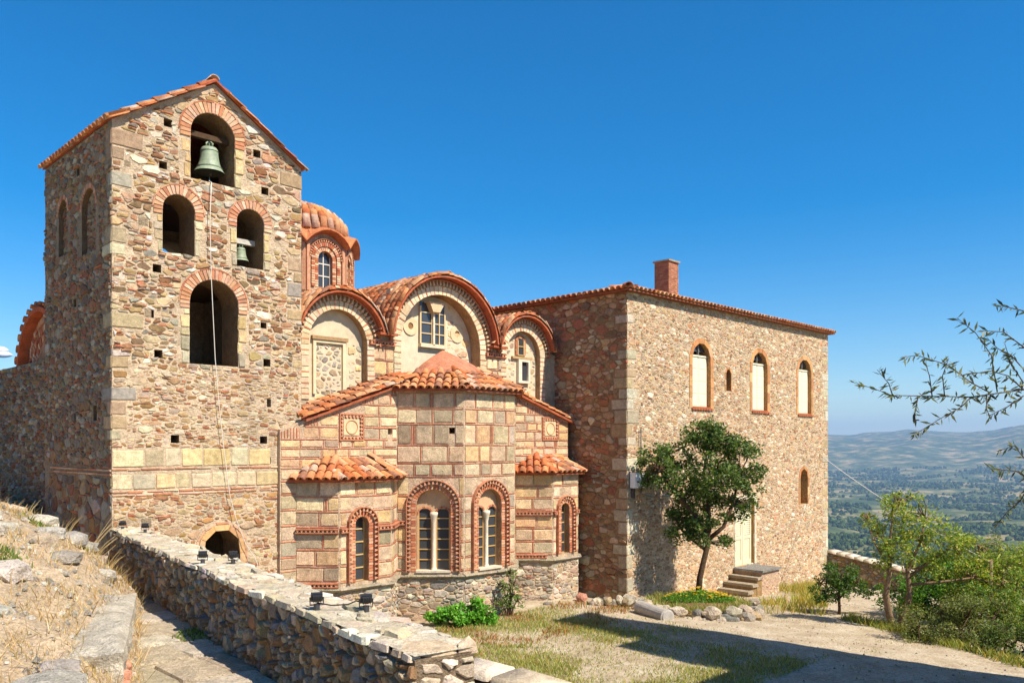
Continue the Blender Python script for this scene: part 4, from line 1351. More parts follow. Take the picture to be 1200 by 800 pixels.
# inner closing walls so that no light leaks into the nave
m = MB(); m.box(10.0, 19.2, 21.0, 21.2, 0, 7.2, lin('6a5a48')); m.box(9.99, 10.15, 17.9, 29, 0, 7.2, CM); m.box(19.0, 19.2, 17.95, 29, 0, 7.2, CM); m.build('nave_wall', M_mortar, church)
for p in (c_block, c_brick, c_stone, c_tiles): p.done()

# ================================================================== WALL BEHIND THE TOWER WITH A ROUND GABLE
aisle = thing('aisle_building', 'shaded rubble stone wall left of the tower with a round tiled gable above', 'building', (6.0, 25.5, 0))
fA = Fr((6.0, 31.0, 0), (-1, 0, 0)); LA = 31.0 - 20.82
n_stone = Pool('stone', 'small_stones', M_stone, aisle, 120, True)
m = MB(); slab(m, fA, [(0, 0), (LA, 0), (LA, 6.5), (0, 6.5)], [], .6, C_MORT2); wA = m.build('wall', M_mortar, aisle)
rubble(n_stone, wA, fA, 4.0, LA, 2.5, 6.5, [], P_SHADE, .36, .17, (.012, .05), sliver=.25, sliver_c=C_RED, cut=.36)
n_stone.done()
m = MB(); gc, gz, gr_ = 22.05, 6.25, 1.55
fA2 = Fr((6.25, 31.0, 0), (-1, 0, 0)); gs = 31 - gc
pts = [(gs - gr_, 6.0), (gs + gr_, 6.0)] + [(gs + gr_ * math.cos(math.pi * i / 16), gz + (gr_ - .1) * math.sin(math.pi * i / 16)) for i in range(17)]
slab(m, fA2, pts, [], .4, lin('b58a6a'))
h = Hole(gs, 2 * 1.0, 6.0, gz + 1.0)
m.build('gable_wall', M_mortar, aisle)
pool = Pool('brick', 'small_bricks', M_brick, aisle, 200)
for r0, r1, n0 in ((.82, .98, .01), (1.02, 1.18, .03), (1.22, 1.34, .05)):
    ring(pool, aisle, fA2, h, r0, r1, .09, .008, [lin('c98f6c'), lin('b5694a'), lin('d0a482')], (n0, n0 + .02), jambs=False)
pool.done()
m = MB(); n = 20
vs = []
for u, q in ((6.0, 1.0), (12.0, 1.0), (6.0, .93), (12.0, .93)):
    for i in range(n + 1):
        a = math.pi * i / n; vs.append(Vector((u, gc + gr_ * 1.08 * q * math.cos(a), gz + gr_ * q * math.sin(a))))
k = n + 1
m.add(vs, [(i, i + 1, k + i + 1, k + i) for i in range(n)] + [(2 * k + i, 3 * k + i, 3 * k + i + 1, 2 * k + i + 1) for i in range(n)] + [(i, 2 * k + i, 2 * k + i + 1, i + 1) for i in range(n)], lin('b8603c'))
rA = m.build('barrel_roof', M_tile, aisle)
at = Tiles(aisle, 80)
for i in range(16):
    a = .05 + i * .19
    at.put((5.98, gc + gr_ * 1.08 * math.cos(a), gz + gr_ * math.sin(a) + .02), (math.sin(a) * 0 + 0, -math.sin(a), math.cos(a)), (1, 0, 0), rA, 0, 1.1)
at.done()

# ================================================================== STONE HOUSE
HX0, HX1, HY0, HY1, HZ = 19.29, 32.46, 14.6, 22.6, 8.98
house = thing('stone_house', 'two-storey rubble stone house with tiled hip roof and cream shutters', 'house', (25.9, 18.6, -0.5))
h_stone = Pool('stone', 'small_stones', M_stone, house, 300)
h_brick = Pool('brick', 'small_bricks', M_brick, house, 150)
h_tiles = Tiles(house, 300)
P_HOUSE = [lin(h) for h in ('cdb18c', 'dfc9aa', 'bb9870', 'a58a6c', 'b58c62', 'ccaa7c', 'a38c72', 'c4a486', 'bf8a62', 'd6bf9c', 'ae9a7c', 'd0ae86', 'c29f76', 'e0d0b4', 'b08c68')]
P_HOUSE = dk(P_HOUSE, .94)
P_HSIDE = [lin(h) for h in ('ab8c66', '9c7a56', 'b3926c', '907254', 'a8704f', 'b8a082', '867058', '9f6a4c', 'c0ae90', 'a58a68')]  # house stones darkened and reddened; shade and tile bounce put into the colour
fH0 = Fr((HX0, HY0, 0), (0, -1, 0)); HW = HX1 - HX0
def hs(u): return u - HX0
hw = [Hole(hs(23.21), 1.06, 5.70, 7.79, .17), Hole(hs(26.99), 1.06, 5.70, 7.79, .17), Hole(hs(30.45), 1.06, 5.68, 7.79, .17)]
hslit = Hole(hs(24.86), .30, 6.33, 7.06, .1)
hlow = Hole(hs(30.38), .60, 2.28, 3.62, .16)
hdoor = Hole(hs(25.97), 1.22, .38, 2.66, .14, False)
allh = hw + [hslit, hlow, hdoor]
m = MB()
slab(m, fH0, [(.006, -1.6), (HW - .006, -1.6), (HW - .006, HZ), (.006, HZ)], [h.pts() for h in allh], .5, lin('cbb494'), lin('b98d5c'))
wf = m.build('front_wall', M_mortar, house)
# corner stones, returned round the corner
C_HQ = dk([lin('cdbfa2'), lin('c3b394'), lin('b8ab94'), lin('d4c8ae'), lin('bfa780')], .88)
hq = []; hq2 = []
for side in (0, 1):
    z = -0.4 if side == 0 else -1.3; k = 0
    while z < HZ - .3:
        h = R.uniform(.22, .44); w = (.46 if k % 2 else .27) * R.uniform(.75, 1.2)
        if R.random() < .6:
            c = vary(R.choice(C_HQ), .12)
            a = -.012 if side == 0 else HW - w; b = w if side == 0 else HW + .012
            h_stone.add(*block_piece(fH0, a, b, z + .01, min(z + h, HZ) - .01, R.uniform(.006, .02), .02), c, wf)
            hq.append(Hole((a + b) / 2, w, z, z + h, 0, False))
            if side == 0: hq2.append((R.uniform(.25, .6), z, h, c))
        z += h; k += 1
rubble(h_stone, wf, fH0, 0, HW, -1.3, HZ - .04, allh + hq, P_HOUSE, .28, .12, (.002, .012), (.004, .014), amp=.06, sliver=.14, sliver_c=lin('ab7a5c'))
for h in hw + [hlow, hslit]:
    r = .17 if h.w > .9 else (.13 if h.w > .5 else .08)
    ring(h_brick, wf, fH0, h, h.r + .003, h.r + r, .34 if h.w > .5 else .2, .005, [lin('c4925f'), lin('bb8a5c'), lin('cba273'), lin('b87f52')], (.012, .018))
z = hdoor.t0
for sg in (-1, 1):
    z = hdoor.t0
    while z < hdoor.top:
        e = min(hdoor.top + .14, z + R.uniform(.4, .6)); a = hdoor.s + sg * hdoor.r; b = a + sg * .14
        h_stone.add(*block_piece(fH0, min(a, b), max(a, b), z + .004, e - .004, .025, .01), vary(lin('d5c8aa'), .06), wf); z = e
h_stone.add(*block_piece(fH0, hdoor.s - hdoor.r + .004, hdoor.s + hdoor.r - .004, hdoor.top + .004, hdoor.top + .14, .025, .01), vary(lin('d5c8aa'), .06), wf)
# windows: cream shutters below a small lunette, brick sill
CRE = lin('e2d8bc')
def shutter_window(h, n=4):
    f2 = Fr(fH0.p(0, 0, -.13), fH0.N)
    m = MB(); m.obox(f2, h.s - h.r, h.s + h.r, h.t0, h.t0 + .05, -.05, .16, lin('a8623f'))
    root = m.build('window', M_brick, house)
    for sg in (-1, 1):
        a, b = (h.s - h.r + .01, h.s - .006) if sg < 0 else (h.s + .006, h.s + h.r - .01)
        m = MB(); zt = h.spring + .1
        m.obox(f2, a, b, h.t0 + .06, zt, -.04, 0.0, CRE)
        for i in range(n):
            z0 = h.t0 + .06 + (zt - h.t0 - .06) * i / n; z1 = h.t0 + .06 + (zt - h.t0 - .06) * (i + 1) / n
            m.obox(f2, a + .05, b - .05, z0 + .03, z1 - .03, 0.0, .007, mixc(CRE, (.8, .7, .5), .12))
        m.build('shutter', M_paint, root)
    m = MB(); top = [(x, y) for x, y in h.pts() if y >= h.spring + .14]
    P = top
    m.add(*prism(f2, P, -.04, -.02), (0, 0, 0)); m.build('fanlight_pane', M_glass, root)
    m = MB()
    m.obox(f2, h.s - h.r, h.s + h.r, h.spring + .1, h.spring + .15, -.04, .03, CRE); m.obox(f2, h.s - .02, h.s + .02, h.spring + .15, h.top, -.04, .02, lin('7a7466')); m.build('fanlight_frame', M_paint, root)
    # sill bricks
    x = h.s - h.r - .06
    while x < h.s + h.r + .05:
        h_brick.add(*block_piece(fH0, x, x + .15, h.t0 - .06, h.t0 - .002, .06, .008), vary(lin('b2694a'), .15), root); x += .157
for h in hw: shutter_window(h)
# slit and the small barred window
m = MB(); f2 = Fr(fH0.p(0, 0, -.3), fH0.N); m.obox(f2, hslit.s - .2, hslit.s + .2, hslit.t0 - .05, hslit.top + .05, -.02, 0, (0, 0, 0)); m.build('slit_pane', M_glass, house)
m = MB(); m.obox(f2, hlow.s - .35, hlow.s + .35, hlow.t0 - .05, hlow.top + .05, -.03, -.01, (0, 0, 0)); lw_ = m.build('small_window', M_glass, house)
m = MB()
for i in range(5):
    y = hlow.t0 + .1 + i * .27; m.obox(f2, hlow.s - .3, hlow.s + .3, y - .03, y + .03, -.008, .03, lin('dcd0b0'))
m.obox(f2, hlow.s - .025, hlow.s + .025, hlow.t0, hlow.top, -.006, .04, lin('dcd0b0')); m.build('window_bars', M_paint, lw_)
# louvred door
f2 = Fr(fH0.p(0, 0, -.12), fH0.N)
m = MB(); m.obox(f2, hdoor.s - hdoor.r, hdoor.s + hdoor.r, hdoor.t0, hdoor.top, -.06, -.03, lin('6b5c40')); door = m.build('door', M_paint, house)
CDO = lin('d9cfac')
for sg in (-1, 1):
    a, b = (hdoor.s - hdoor.r + .01, hdoor.s - .008) if sg < 0 else (hdoor.s + .008, hdoor.s + hdoor.r - .01)
    m = MB()
    for x0, x1, z0, z1 in ((a, a + .09, 0, 2.27), (b - .09, b, 0, 2.27), (a + .09, b - .09, 0, .16), (a + .09, b - .09, .9, 1.02), (a + .09, b - .09, 2.16, 2.27)):
        m.obox(f2, x0, x1, hdoor.t0 + z0, hdoor.t0 + z1, -.03, .02, CDO)
    m.obox(f2, a + .09, b - .09, hdoor.t0 + .16, hdoor.t0 + .9, -.03, .0, mixc(CDO, (.7, .6, .3), .1))
    leaf_ = m.build('door_leaf', M_paint, door)
    for i in range(16):
        z0 = hdoor.t0 + 1.04 + i * .07
        m = MB(); vs = [f2.p(a + .09, z0, .014), f2.p(b - .09, z0, .014), f2.p(b - .09, z0 + .06, -.02), f2.p(a + .09, z0 + .06, -.02)]
        vs += [v + f2.N * -.008 for v in vs]
        m.add(vs, [(0, 1, 2, 3), (7, 6, 5, 4), (0, 1, 5, 4), (2, 3, 7, 6), (1, 2, 6, 5), (3, 0, 4, 7)], CDO)
        o = m.build('slat', M_paint, door)
# left side and the rest
fHL = Fr((HX0, HY1, 0), (-1, 0, 0)); HL = HY1 - HY0
m = MB(); slab(m, fHL, [(0, -1), (HL - .002, -1), (HL - .002, HZ), (0, HZ)], [], .5, lin('9c7d5c')); wl_ = m.build('side_wall', M_mortar, house)  # mortar darkened in colour for the shaded side
hq3 = []
for w, z, h, c in hq2:
    h_stone.add(*block_piece(fHL, HL - w, HL + .01, z + .01, min(z + h, HZ) - .01, R.uniform(.006, .02), .02), mixc(c, lin('9a7a5a'), .4), wl_); hq3.append(Hole(HL - w / 2, w, z, z + h, 0, False))  # same corner stones, coloured browner on the face turned into shade
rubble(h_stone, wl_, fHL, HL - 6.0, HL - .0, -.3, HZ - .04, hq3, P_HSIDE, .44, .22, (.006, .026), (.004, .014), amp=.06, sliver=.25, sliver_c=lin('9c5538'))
m = MB(); fHR = Fr((HX1, HY0, 0), (1, 0, 0)); slab(m, fHR, [(.002, -3), (HL, -3), (HL, HZ), (.002, HZ)], [], .5, lin('bfa888'))
fHB = Fr((HX1, HY1, 0), (0, 1, 0)); slab(m, fHB, [(.01, -3), (HW - .01, -3), (HW - .01, HZ), (.01, HZ)], [], .5, lin('bfa888')); m.build('rear_wall', M_mortar, house)
# hip roof
ov = .2; ez = HZ + .01
E0, E1, E2, E3 = Vector((HX0 - ov, HY0 - ov, ez)), Vector((HX1 + ov, HY0 - ov, ez)), Vector((HX1 + ov, HY1 + ov, ez)), Vector((HX0 - ov, HY1 + ov, ez))
rise = .2 * (HL / 2 + ov); my = (HY0 + HY1) / 2
R0 = Vector((HX0 + HL / 2, my, ez + rise)); R1 = Vector((HX1 - HL / 2, my, ez + rise))
m = MB(); P = [E0, E1, E2, E3, R0, R1]; Q = [p - Vector((0, 0, .05)) for p in P]
fs = [(0, 1, 5, 4), (1, 2, 5), (2, 3, 4, 5), (3, 0, 4)]
m.add(P + Q, fs + [tuple(i + 6 for i in reversed(f)) for f in fs] + [(a, b, b + 6, a + 6) for a, b in ((0, 1), (1, 2), (2, 3), (3, 0))], lin('96583c'))
hroof = m.build('roof', M_tile, house)
m = MB()                       # boxed eave of boards under the tiles
m.obox(fH0, -.02, HW + .02, HZ - .05, HZ - .002, .02, .12, lin('8a5a3e')); m.obox(fHL, 0, HL, HZ - .05, HZ - .002, .02, .12, lin('8a5a3e')); m.build('eave_board', M_wood, hroof)
upF = Vector((0, 1, .2)).normalized(); upL = Vector((1, 0, .2)).normalized()
LFr = HW + 2 * ov; LLe = HL + 2 * ov; k_ = 1 / Vector((1, .2)).length; sl_len = (HL / 2 + ov) / k_
h_tiles.field(E0 - upF * .06, E1 - upF * .06, upF, hroof, lambda s: min(sl_len, 2.9, min(s, LFr - s) / k_ + .3), .21, .36)
h_tiles.field(E3 - upL * .06, E0 - upL * .06, upL, hroof, lambda s: min(sl_len, 2.9, min(s, LLe - s) / k_ + .3), .21, .36)
d = (R0 - E0).normalized(); e_ = d.cross(Vector((0, 0, 1))).normalized(); r = -.15
while r < 4: h_tiles.put(E0 + d * r + Vector((0, 0, .06)), e_, d, hroof, 0, 1.2); r += .34
# chimney
ch = MB(); cx, cy = 24.75, 17.0; s_ = .30
for i in range(26):
    z0 = 9.3 + i * .064
    for j in range(4):
        o = .0 if i % 2 else .075
        for q in range(4):
            a = -s_ + q * .15 + (0 if i % 2 else 0); b = a + .146
            f_ = Fr((cx, cy, 0), [(0, -1, 0), (1, 0, 0), (0, 1, 0), (-1, 0, 0)][j])
            ch.obox(f_, max(-s_, a + (o if q else 0)), min(s_, b + (o if q < 3 else 0)), z0, z0 + .054, s_ - .06, s_ + R.uniform(0, .004), vary(lin('a8755a'), .25))
ch.box(cx - s_ + .01, cx + s_ - .01, cy - s_ + .01, cy + s_ - .01, 9.2, 10.95, lin('a58a70'))
chim = ch.build('chimney', M_brick, hroof)
m = MB(); m.box(cx - .35, cx + .35, cy - .35, cy + .35, 10.965, 11.02, lin('b9aa92'), .006); m.build('chimney_cap', M_mortar, hroof)
h_stone.done(); h_brick.done(); h_tiles.done()

# ---- steps up to the door
steps = thing('stone_steps', 'short flight of stone steps leading up to the louvred door', 'steps', (25.5, 14.1, -.6))
m = MB(); m.box(25.2, 26.42, 13.58, 14.57, -1.3, .32, lin('c2a486')); m.build('landing_block', M_mortar, steps)
st_pool = Pool('stone', 'small_stones', M_stone, steps, 80, True)
fS = Fr((25.2, 13.58, 0), (0, -1, 0)); fSr = Fr((25.2, 14.57, 0), (-1, 0, 0))
rubble(st_pool, steps, fS, 0, 1.22, -1.2, .3, [], [lin('c9a98c'), lin('c7b194'), lin('b99476')], .34, .2, (.004, .012), (.015, .03), skip=.3)
m = MB(); m.box(25.14, 26.48, 13.5, 14.58, .322, .385, lin('8f8b82'), .008); m.build('landing_slab', M_rock, steps)
for i in range(4):
    x0 = 24.86 - .35 * i; zt = .19 - .19 * i
    m = MB(); m.box(x0, x0 + .36 + .002 * i, 13.52 - .02 * i, 14.575, zt - .09, zt, lin('b3a48a'), .01); m.build('tread', M_rock, steps)
    m = MB(); m.box(x0 + .03, x0 + .345, 13.56, 14.57, zt - .8, zt - .092, lin('a18259')); m.build('riser', M_mortar, steps)
st_pool.done()

# ---- white meter box with a conduit
bx = thing('meter_box', 'white electric meter box on the corner of the stone house', 'box', (19.58, 14.55, 3.25))
m = MB(); m.box(19.36, 19.80, 14.36, 14.545, 3.28, 3.72, lin('e4e4de'), .004); m.build('casing', M_paint, bx)
m = MB(); m.box(19.385, 19.775, 14.345, 14.358, 3.305, 3.695, lin('eeeeea')); m.build('lid', M_paint, bx)
m = MB(); m.tube([(19.86, 14.53, 5.0), (19.86, 14.53, 3.1), (20.4, 14.53, 2.98), (21.3, 14.53, 2.96)], [.018] * 4, lin('6b675e'), 6)
m.tube([(19.45, 14.5, 3.28), (19.45, 14.5, 3.0)], [.06] * 2, lin('3a3028'), 8); m.build('conduit', M_metal, bx)

# ================================================================== WALLS AND PATH IN FRONT
par = thing('stone_parapet', 'low rubble stone parapet with pale slab top running to the tower', 'wall', (4.8, 10.5, 2.1))
p_pool = Pool('stone', 'small_stones', M_stone, par, 300)
PA = Vector((5.68, 16.3, 0)); PB = Vector((3.82, 4.83, 0))
S_ = (PB - PA).normalized(); LP = (PB - PA).length
fP = Fr(PA, S_.cross(Vector((0, 0, 1))))       # outward = towards the path
PW = .52; PT = 2.95
fPe = Fr(fP.p(LP, 0, 0), S_)
m = MB(); slab(m, fP, [(0, -.4), (LP, -.4), (LP, PT - .03), (0, PT - .03)], [], PW, lin('7d6c56')); wp = m.build('wall_core', M_mortar, par)
P_PAR = [lin(h) for h in ('94805f', '857a6a', '9a8970', '756d62', 'a8967a', '8a6a4a', '9c7a56', '7f7d78', 'a89b84')]
rubble(p_pool, wp, fP, 0, LP, 1.7, PT - .04, [], P_PAR, .24, .165, (.012, .06), (.002, .008), amp=.05, shrink=.025, dome=.25, spread=.45)
fPr = Fr(fP.p(LP, 0, -PW), -fP.N)
rubble(p_pool, wp, fPr, 0, 3.0, .2, PT - .06, [], P_PAR, .34, .2, (.02, .05), (.006, .02))
P_TOP = [lin(h) for h in ('d0c4ac', 'c6b89c', 'd8ccb6', 'c0ae90', 'ccb99a', 'b8a98e')]
rubble(p_pool, wp, fPe, 0, PW, .3, PT - .06, [], P_TOP, .4, .18, (.01, .04), (.006, .02), cut=.3)
# slab tops, uneven and ragged on both sides
fPt = FlatFr(fP.p(0, PT - .035, -PW), fP.S, fP.N)
for part_, r_ in ((0, 1),):
    rubble(p_pool, wp, fPt, 0.0, LP, -.05, PW + .05, [], P_TOP, .46, .3, (.03, .052), (.003, .012), amp=.07, shrink=.014, dome=.06, spread=.5)
m = MB(); m.add([fPt.p(0, .0, .036), fPt.p(LP, .0, .036), fPt.p(LP, PW - .0, .036), fPt.p(0, PW - .0, .036)], [(0, 1, 2, 3)], lin('d0c2a6')); m.build('mortar_top', M_mortar, par)
p_pool.done()

low = thing('low_wall', 'lower wall with pale coping beyond the end of the parapet', 'wall', (5.1, 3.6, 0))
l_pool = Pool('stone', 'small_stones', M_stone, low, 120, True)
m = MB(); m.box(4.98, 5.30, 1.0, 5.75, -.4, 2.46, lin('6d4a36')); lw0 = m.build('wall_core', M_mortar, low)
fL1 = Fr((4.98, 5.75, 0), (-1, 0, 0)); fL2 = Fr((5.30, 5.75, 0), (0, 1, 0))
rubble(l_pool, lw0, fL1, 0, 4.7, .3, 2.44, [], [lin('7a4f3a'), lin('86604a'), lin('6d5646')], .36, .16, (.008, .02))
fLt = FlatFr((4.94, 1.0, 2.465), (0, 1, 0), (1, 0, 0))
x = 0
while x < 4.78:
    e = min(4.8, x + R.uniform(.45, .8))
    q = stone_piece(fLt, x, e, -.02, .40, .06, .006, .14, .03, .02, .1)
    if q: l_pool.add(*q, vary(R.choice(P_TOP), .08), lw0, 2)
    x = e
l_pool.done()

# path of worn slabs between the parapet and the bank
def edge_u(v): return 5.03 - .384 * (12.9 - v) if v < 12.9 else wall_u(v) - .12 - (v - 12.9) * .02
mb = MB(); n = 60; vs = []
for i in range(n + 1):
    v = 3.0 + 14.0 * i / n
    for f in range(9):
        u = edge_u(v) - .5 + (wall_u(v) + .1 - edge_u(v) + .5) * f / 8
        vs.append(Vector((u, v, 2.09 + .02 * nz(u * 2, v * 2))))
mb.add(vs, [(i * 9 + f, i * 9 + f + 1, (i + 1) * 9 + f + 1, (i + 1) * 9 + f) for i in range(n) for f in range(8)], lin('bda98a'))
path = mb.build('path', M_mortar, None, True, 'structure')
pp = Pool('slab', 'small_slabs', M_rock, path, 80)
fl = FlatFr((0, 0, 2.1), (0, 1, 0), (1, 0, 0))
v = 3.2
while v < 16.2:
    e = v + R.uniform(.5, 1.0); w0, w1 = edge_u((v + e) / 2) - .35, wall_u((v + e) / 2) - .01
    u = w0
    while u < w1 - .1:
        f = min(w1, u + R.uniform(.5, 1.0))
        if w1 - f < .3: f = w1
        q = stone_piece(fl, v, e, u, f, R.uniform(.025, .055), .012, .2, .05, .02, .1)
        if q: pp.add(*q, vary(R.choice([lin('d0c0a2'), lin('cab89a'), lin('d6c9b0'), lin('c2b092')]), .08), path)
        u = f
    v = e
pp.done()

# ---- rocks
ICO_V = []; ICO_F = []
def _ico():
    import bmesh
    bm = bmesh.new(); bmesh.ops.create_icosphere(bm, subdivisions=2, radius=1)
    v = [x.co.copy() for x in bm.verts]; f = [tuple(q.index for q in p.verts) for p in bm.faces]; bm.free()
    return v, f
ICO_V, ICO_F = _ico()
def rock_geo(c, sx, sy, sz, rz=0.0, seed=0, rough=.35, blocky=.5):
    o = []
    ca, sa = math.cos(rz), math.sin(rz)
    for p in ICO_V:
        q = p.copy()
        mx = max(abs(q.x), abs(q.y), abs(q.z)); q = q.lerp(q / mx * .8, blocky)
        f = 1 + rough * nz(q.x * 1.4 + seed * 3.1, q.y * 1.4, q.z * 1.4 + seed) + rough * .5 * nz(q.x * 3.5, q.y * 3.5 + seed, q.z * 3.5)
        q = Vector((q.x * sx * f, q.y * sy * f, q.z * sz * f))
        o.append(Vector((c[0] + q.x * ca - q.y * sa, c[1] + q.x * sa + q.y * ca, c[2] + q.z)))
    return o
C_ROCK = [lin(h) for h in ('b9ad98', 'a39884', 'c6b99f', '8f8a80', 'b29a78', 'cbb69a')]
def rock(label, group, c, sx, sy, sz, rz=0, cc=None, smooth=False):
    m = MB(); m.add(rock_geo((0, 0, 0), sx, sy, sz, rz, R.random() * 50), ICO_F, vary(cc or R.choice(C_ROCK), .12))
    o = m.build('rock', M_rock, None, smooth); o.location = c
    return tag(o, label, 'rock', group)

# ---- bank of dry earth on the left
def bank(u, v):
    w = edge_u(v) - u
    a = .42 + .58 * smooth01((v - 6) / 9)
    z = 2.02 + a * (1.12 * (1 - math.exp(-max(0, w) / .75)) + .27 * max(0, w)) if w > 0 else 2.02 + w * .5
    if w > 0: z += min(1, w / .5) * (.10 * nz(u * 1.7, v * 1.7, 3) + .05 * nz(u * 5, v * 5, 1) + .025 * nz(u * 13, v * 13, 6))
    return z
mb = MB(); vs = []; nu, nv = 90, 150
for i in range(nv + 1):
    v = 2.0 + 22.0 * i / nv
    for j in range(nu + 1):
        f = j / nu
        u = edge_u(v) + .12 - (edge_u(v) + 9.0) * f ** 1.6
        if v > 16.3: u = min(u, 5.83)
        vs.append(Vector((u, v, bank(u, v))))
mb.add(vs, [(i * (nu + 1) + j, (i + 1) * (nu + 1) + j, (i + 1) * (nu + 1) + j + 1, i * (nu + 1) + j + 1) for i in range(nv) for j in range(nu)], lin('bfa98a'))
M_bank = mat('dry_earth', .95, .22, 3, 25, .9, .1, speck=.35, dist=.05)
hill = mb.build('hillside', M_bank, None, True, 'structure')
# big weathered block by the path and loose stones on the bank
def slab_rock(name, label, pts, z0, z1, c, rough=.05):
    """angular outcrop over a plan quadrilateral"""
    m = MB(); nx = 14; vs = []; fs = []
    A, B, C, D = [Vector((*p, 0)) for p in pts]
    for k, zz in enumerate((z0, z0 + (z1 - z0) * .5, z1 - .04, z1)):
        pass
    def plan(i, j): return A.lerp(B, i).lerp(D.lerp(C, i), j)
    N_ = nx + 1
    for i in range(N_):
        for j in range(N_):
            p = plan(i / nx, j / nx); e = min(i, j, nx - i, nx - j)
            z = z1 - (.05 if e == 0 else 0) + rough * nz(p.x * 2.5, p.y * 2.5, 4) + rough * .6 * nz(p.x * 8, p.y * 8, 1)
            vs.append(Vector((p.x, p.y, z)))
    fs = [(i * N_ + j, (i + 1) * N_ + j, (i + 1) * N_ + j + 1, i * N_ + j + 1) for i in range(nx) for j in range(nx)]
    rim = [i * N_ for i in range(N_)] + [nx * N_ + j for j in range(1, N_)] + [i * N_ + nx for i in range(nx - 1, -1, -1)] + [j for j in range(nx - 1, 0, -1)]
    lay = [rim]; kk = 6; cen = (A + B + C + D) / 4
    for q in range(1, kk + 1):
        L_ = []
        for r_ in rim:
            p = vs[r_]; z = p.z + (z0 - p.z) * q / kk
            d = Vector((p.x - cen.x, p.y - cen.y, 0)).normalized()
            off = .10 * nz(p.x * 3, p.y * 3, z * 9) - .03 * q / kk
            vs.append(Vector((p.x + d.x * off, p.y + d.y * off, z))); L_.append(len(vs) - 1)
        lay.append(L_)
    for a, b in zip(lay[:-1], lay[1:]):
        n = len(a)
        fs += [(a[i], a[(i + 1) % n], b[(i + 1) % n], b[i]) for i in range(n)]
    m.add(vs, fs, c)
    return tag(m.build(name, M_rock, None, False), label, 'rock')
slab_rock('rock', 'large pale weathered stone block beside the path', [(3.0, 8.25), (2.2, 8.6), (2.75, 10.9), (4.35, 11.5)], 1.9, 2.56, lin('cfc4ad'))
m = MB()
for i in range(4):
    vs = rock_geo((3.02 + .07 * i, 8.3 + .17 * i, 2.2 + .05 * (i % 2)), .05, .075, .06, .3 + i, i + 4, .3, .8); m.add(vs, ICO_F, vary(lin('b07c64'), .2))
tag(m.build('brick_rubble', M_brick, None, False), 'broken red brick edge beside the pale stone block', 'bricks')
for (u, v, s, f) in ((2.0, 7.3, .42, .5), (1.75, 6.9, .3, .5), (2.35, 8.0, .22, .5), (1.2, 7.4, .25, .5), (4.4, 13.7, .2, .5), (3.7, 13.0, .24, .5), (2.3, 11.2, .18, .5), (4.65, 13.9, .16, .6), (3.1, 12.7, .2, .5), (3.9, 15.6, .24, .5), (1.55, 8.3, .3, .4), (2.6, 10.9, .34, .5), (3.4, 12.4, .3, .5), (3.6, 11.9, .22, .5), (4.1, 13.3, .3, .45), (3.0, 13.4, .28, .45), (4.5, 14.3, .26, .6), (4.05, 14.8, .32, .5), (3.3, 15.4, .22, .5), (2.6, 12.1, .2, .5), (2.2, 9.4, .2, .5), (4.75, 14.9, .2, .6), (1.9, 10.2, .24, .4), (4.2, 12.3, .2, .6), (3.75, 10.9, .17, .6)):
    rock('pale stone lying in the dry grass of the bank', 'stones on the bank', (u, v, bank(u, v) + .0), s, s * R.uniform(.6, .9), s * f, R.uniform(0, 3), R.choice([lin('cfc6b2'), lin('b8b0a0'), lin('c9b799')]))

# ---- wall at the end of the terrace
bw = thing('boundary_wall', 'low stone boundary wall running out from the house corner', 'wall', (32.4, 13.0, -1))
b_pool = Pool('stone', 'small_stones', M_stone, bw, 150, True)
fB = Fr((32.45, 14.58, 0), (-1, 0, 0)); LB = 3.2
def btop(s): return .24 - .16 * s
m = MB(); slab(m, fB, [(0, -3), (LB, -3), (LB, btop(LB)), (0, btop(0))], [], .5, lin('8a765a')); w_ = m.build('wall_core', M_mortar, bw)
rubble(b_pool, w_, fB, 0, LB, -1.4, .2, [], P_PAR, .32, .18, (.015, .04), top=lambda s: btop(s) - .03)
for i in range(9):
    a = LB * i / 9; b = LB * (i + 1) / 9
    vs = [fB.p(a, btop(a) + .005, .06), fB.p(b, btop(b) + .005, .06), fB.p(b, btop(b) + .005, -.58), fB.p(a, btop(a) + .005, -.58)]
    vs += [p + Vector((0, 0, .09 + R.uniform(-.02, .02))) for p in vs]
    b_pool.add(vs, [(0, 1, 5, 4), (1, 2, 6, 5), (2, 3, 7, 6), (3, 0, 4, 7), (4, 5, 6, 7)], vary(lin('d0c3aa'), .08), w_)
b_pool.done()

# ---- unseen building inferred from the yard's shadow, its stepped heights shaped to cast it
nb = thing('shadow_building', 'unseen building beside the yard, shaped to cast the shadow on it', 'house', (15.5, -1.5, 0))
for u0, u1, zt in ((17.0, 18.4, 14.0), (15.7, 16.99, 10.6), (12.2, 15.69, 7.2)):
    m = MB(); m.box(u0, u1, -6, 2.4, -3, zt, C_MORT); m.build('wall', M_mortar, nb)
    m = MB(); cx_, cy_ = (u0 + u1) / 2, -1.8
    m.add([Vector(p) for p in ((u0 - .1, -6.2, zt + .004), (u1 + .1, -6.2, zt + .004), (u1 + .1, 2.6, zt + .004), (u0 - .1, 2.6, zt + .004), (cx_, -5.0, zt + .5), (cx_, 1.4, zt + .5))], [(3, 2, 1, 0), (0, 1, 4), (1, 2, 5, 4), (2, 3, 5), (3, 0, 4, 5)], lin('b4623f')); m.build('roof', M_tile, nb)

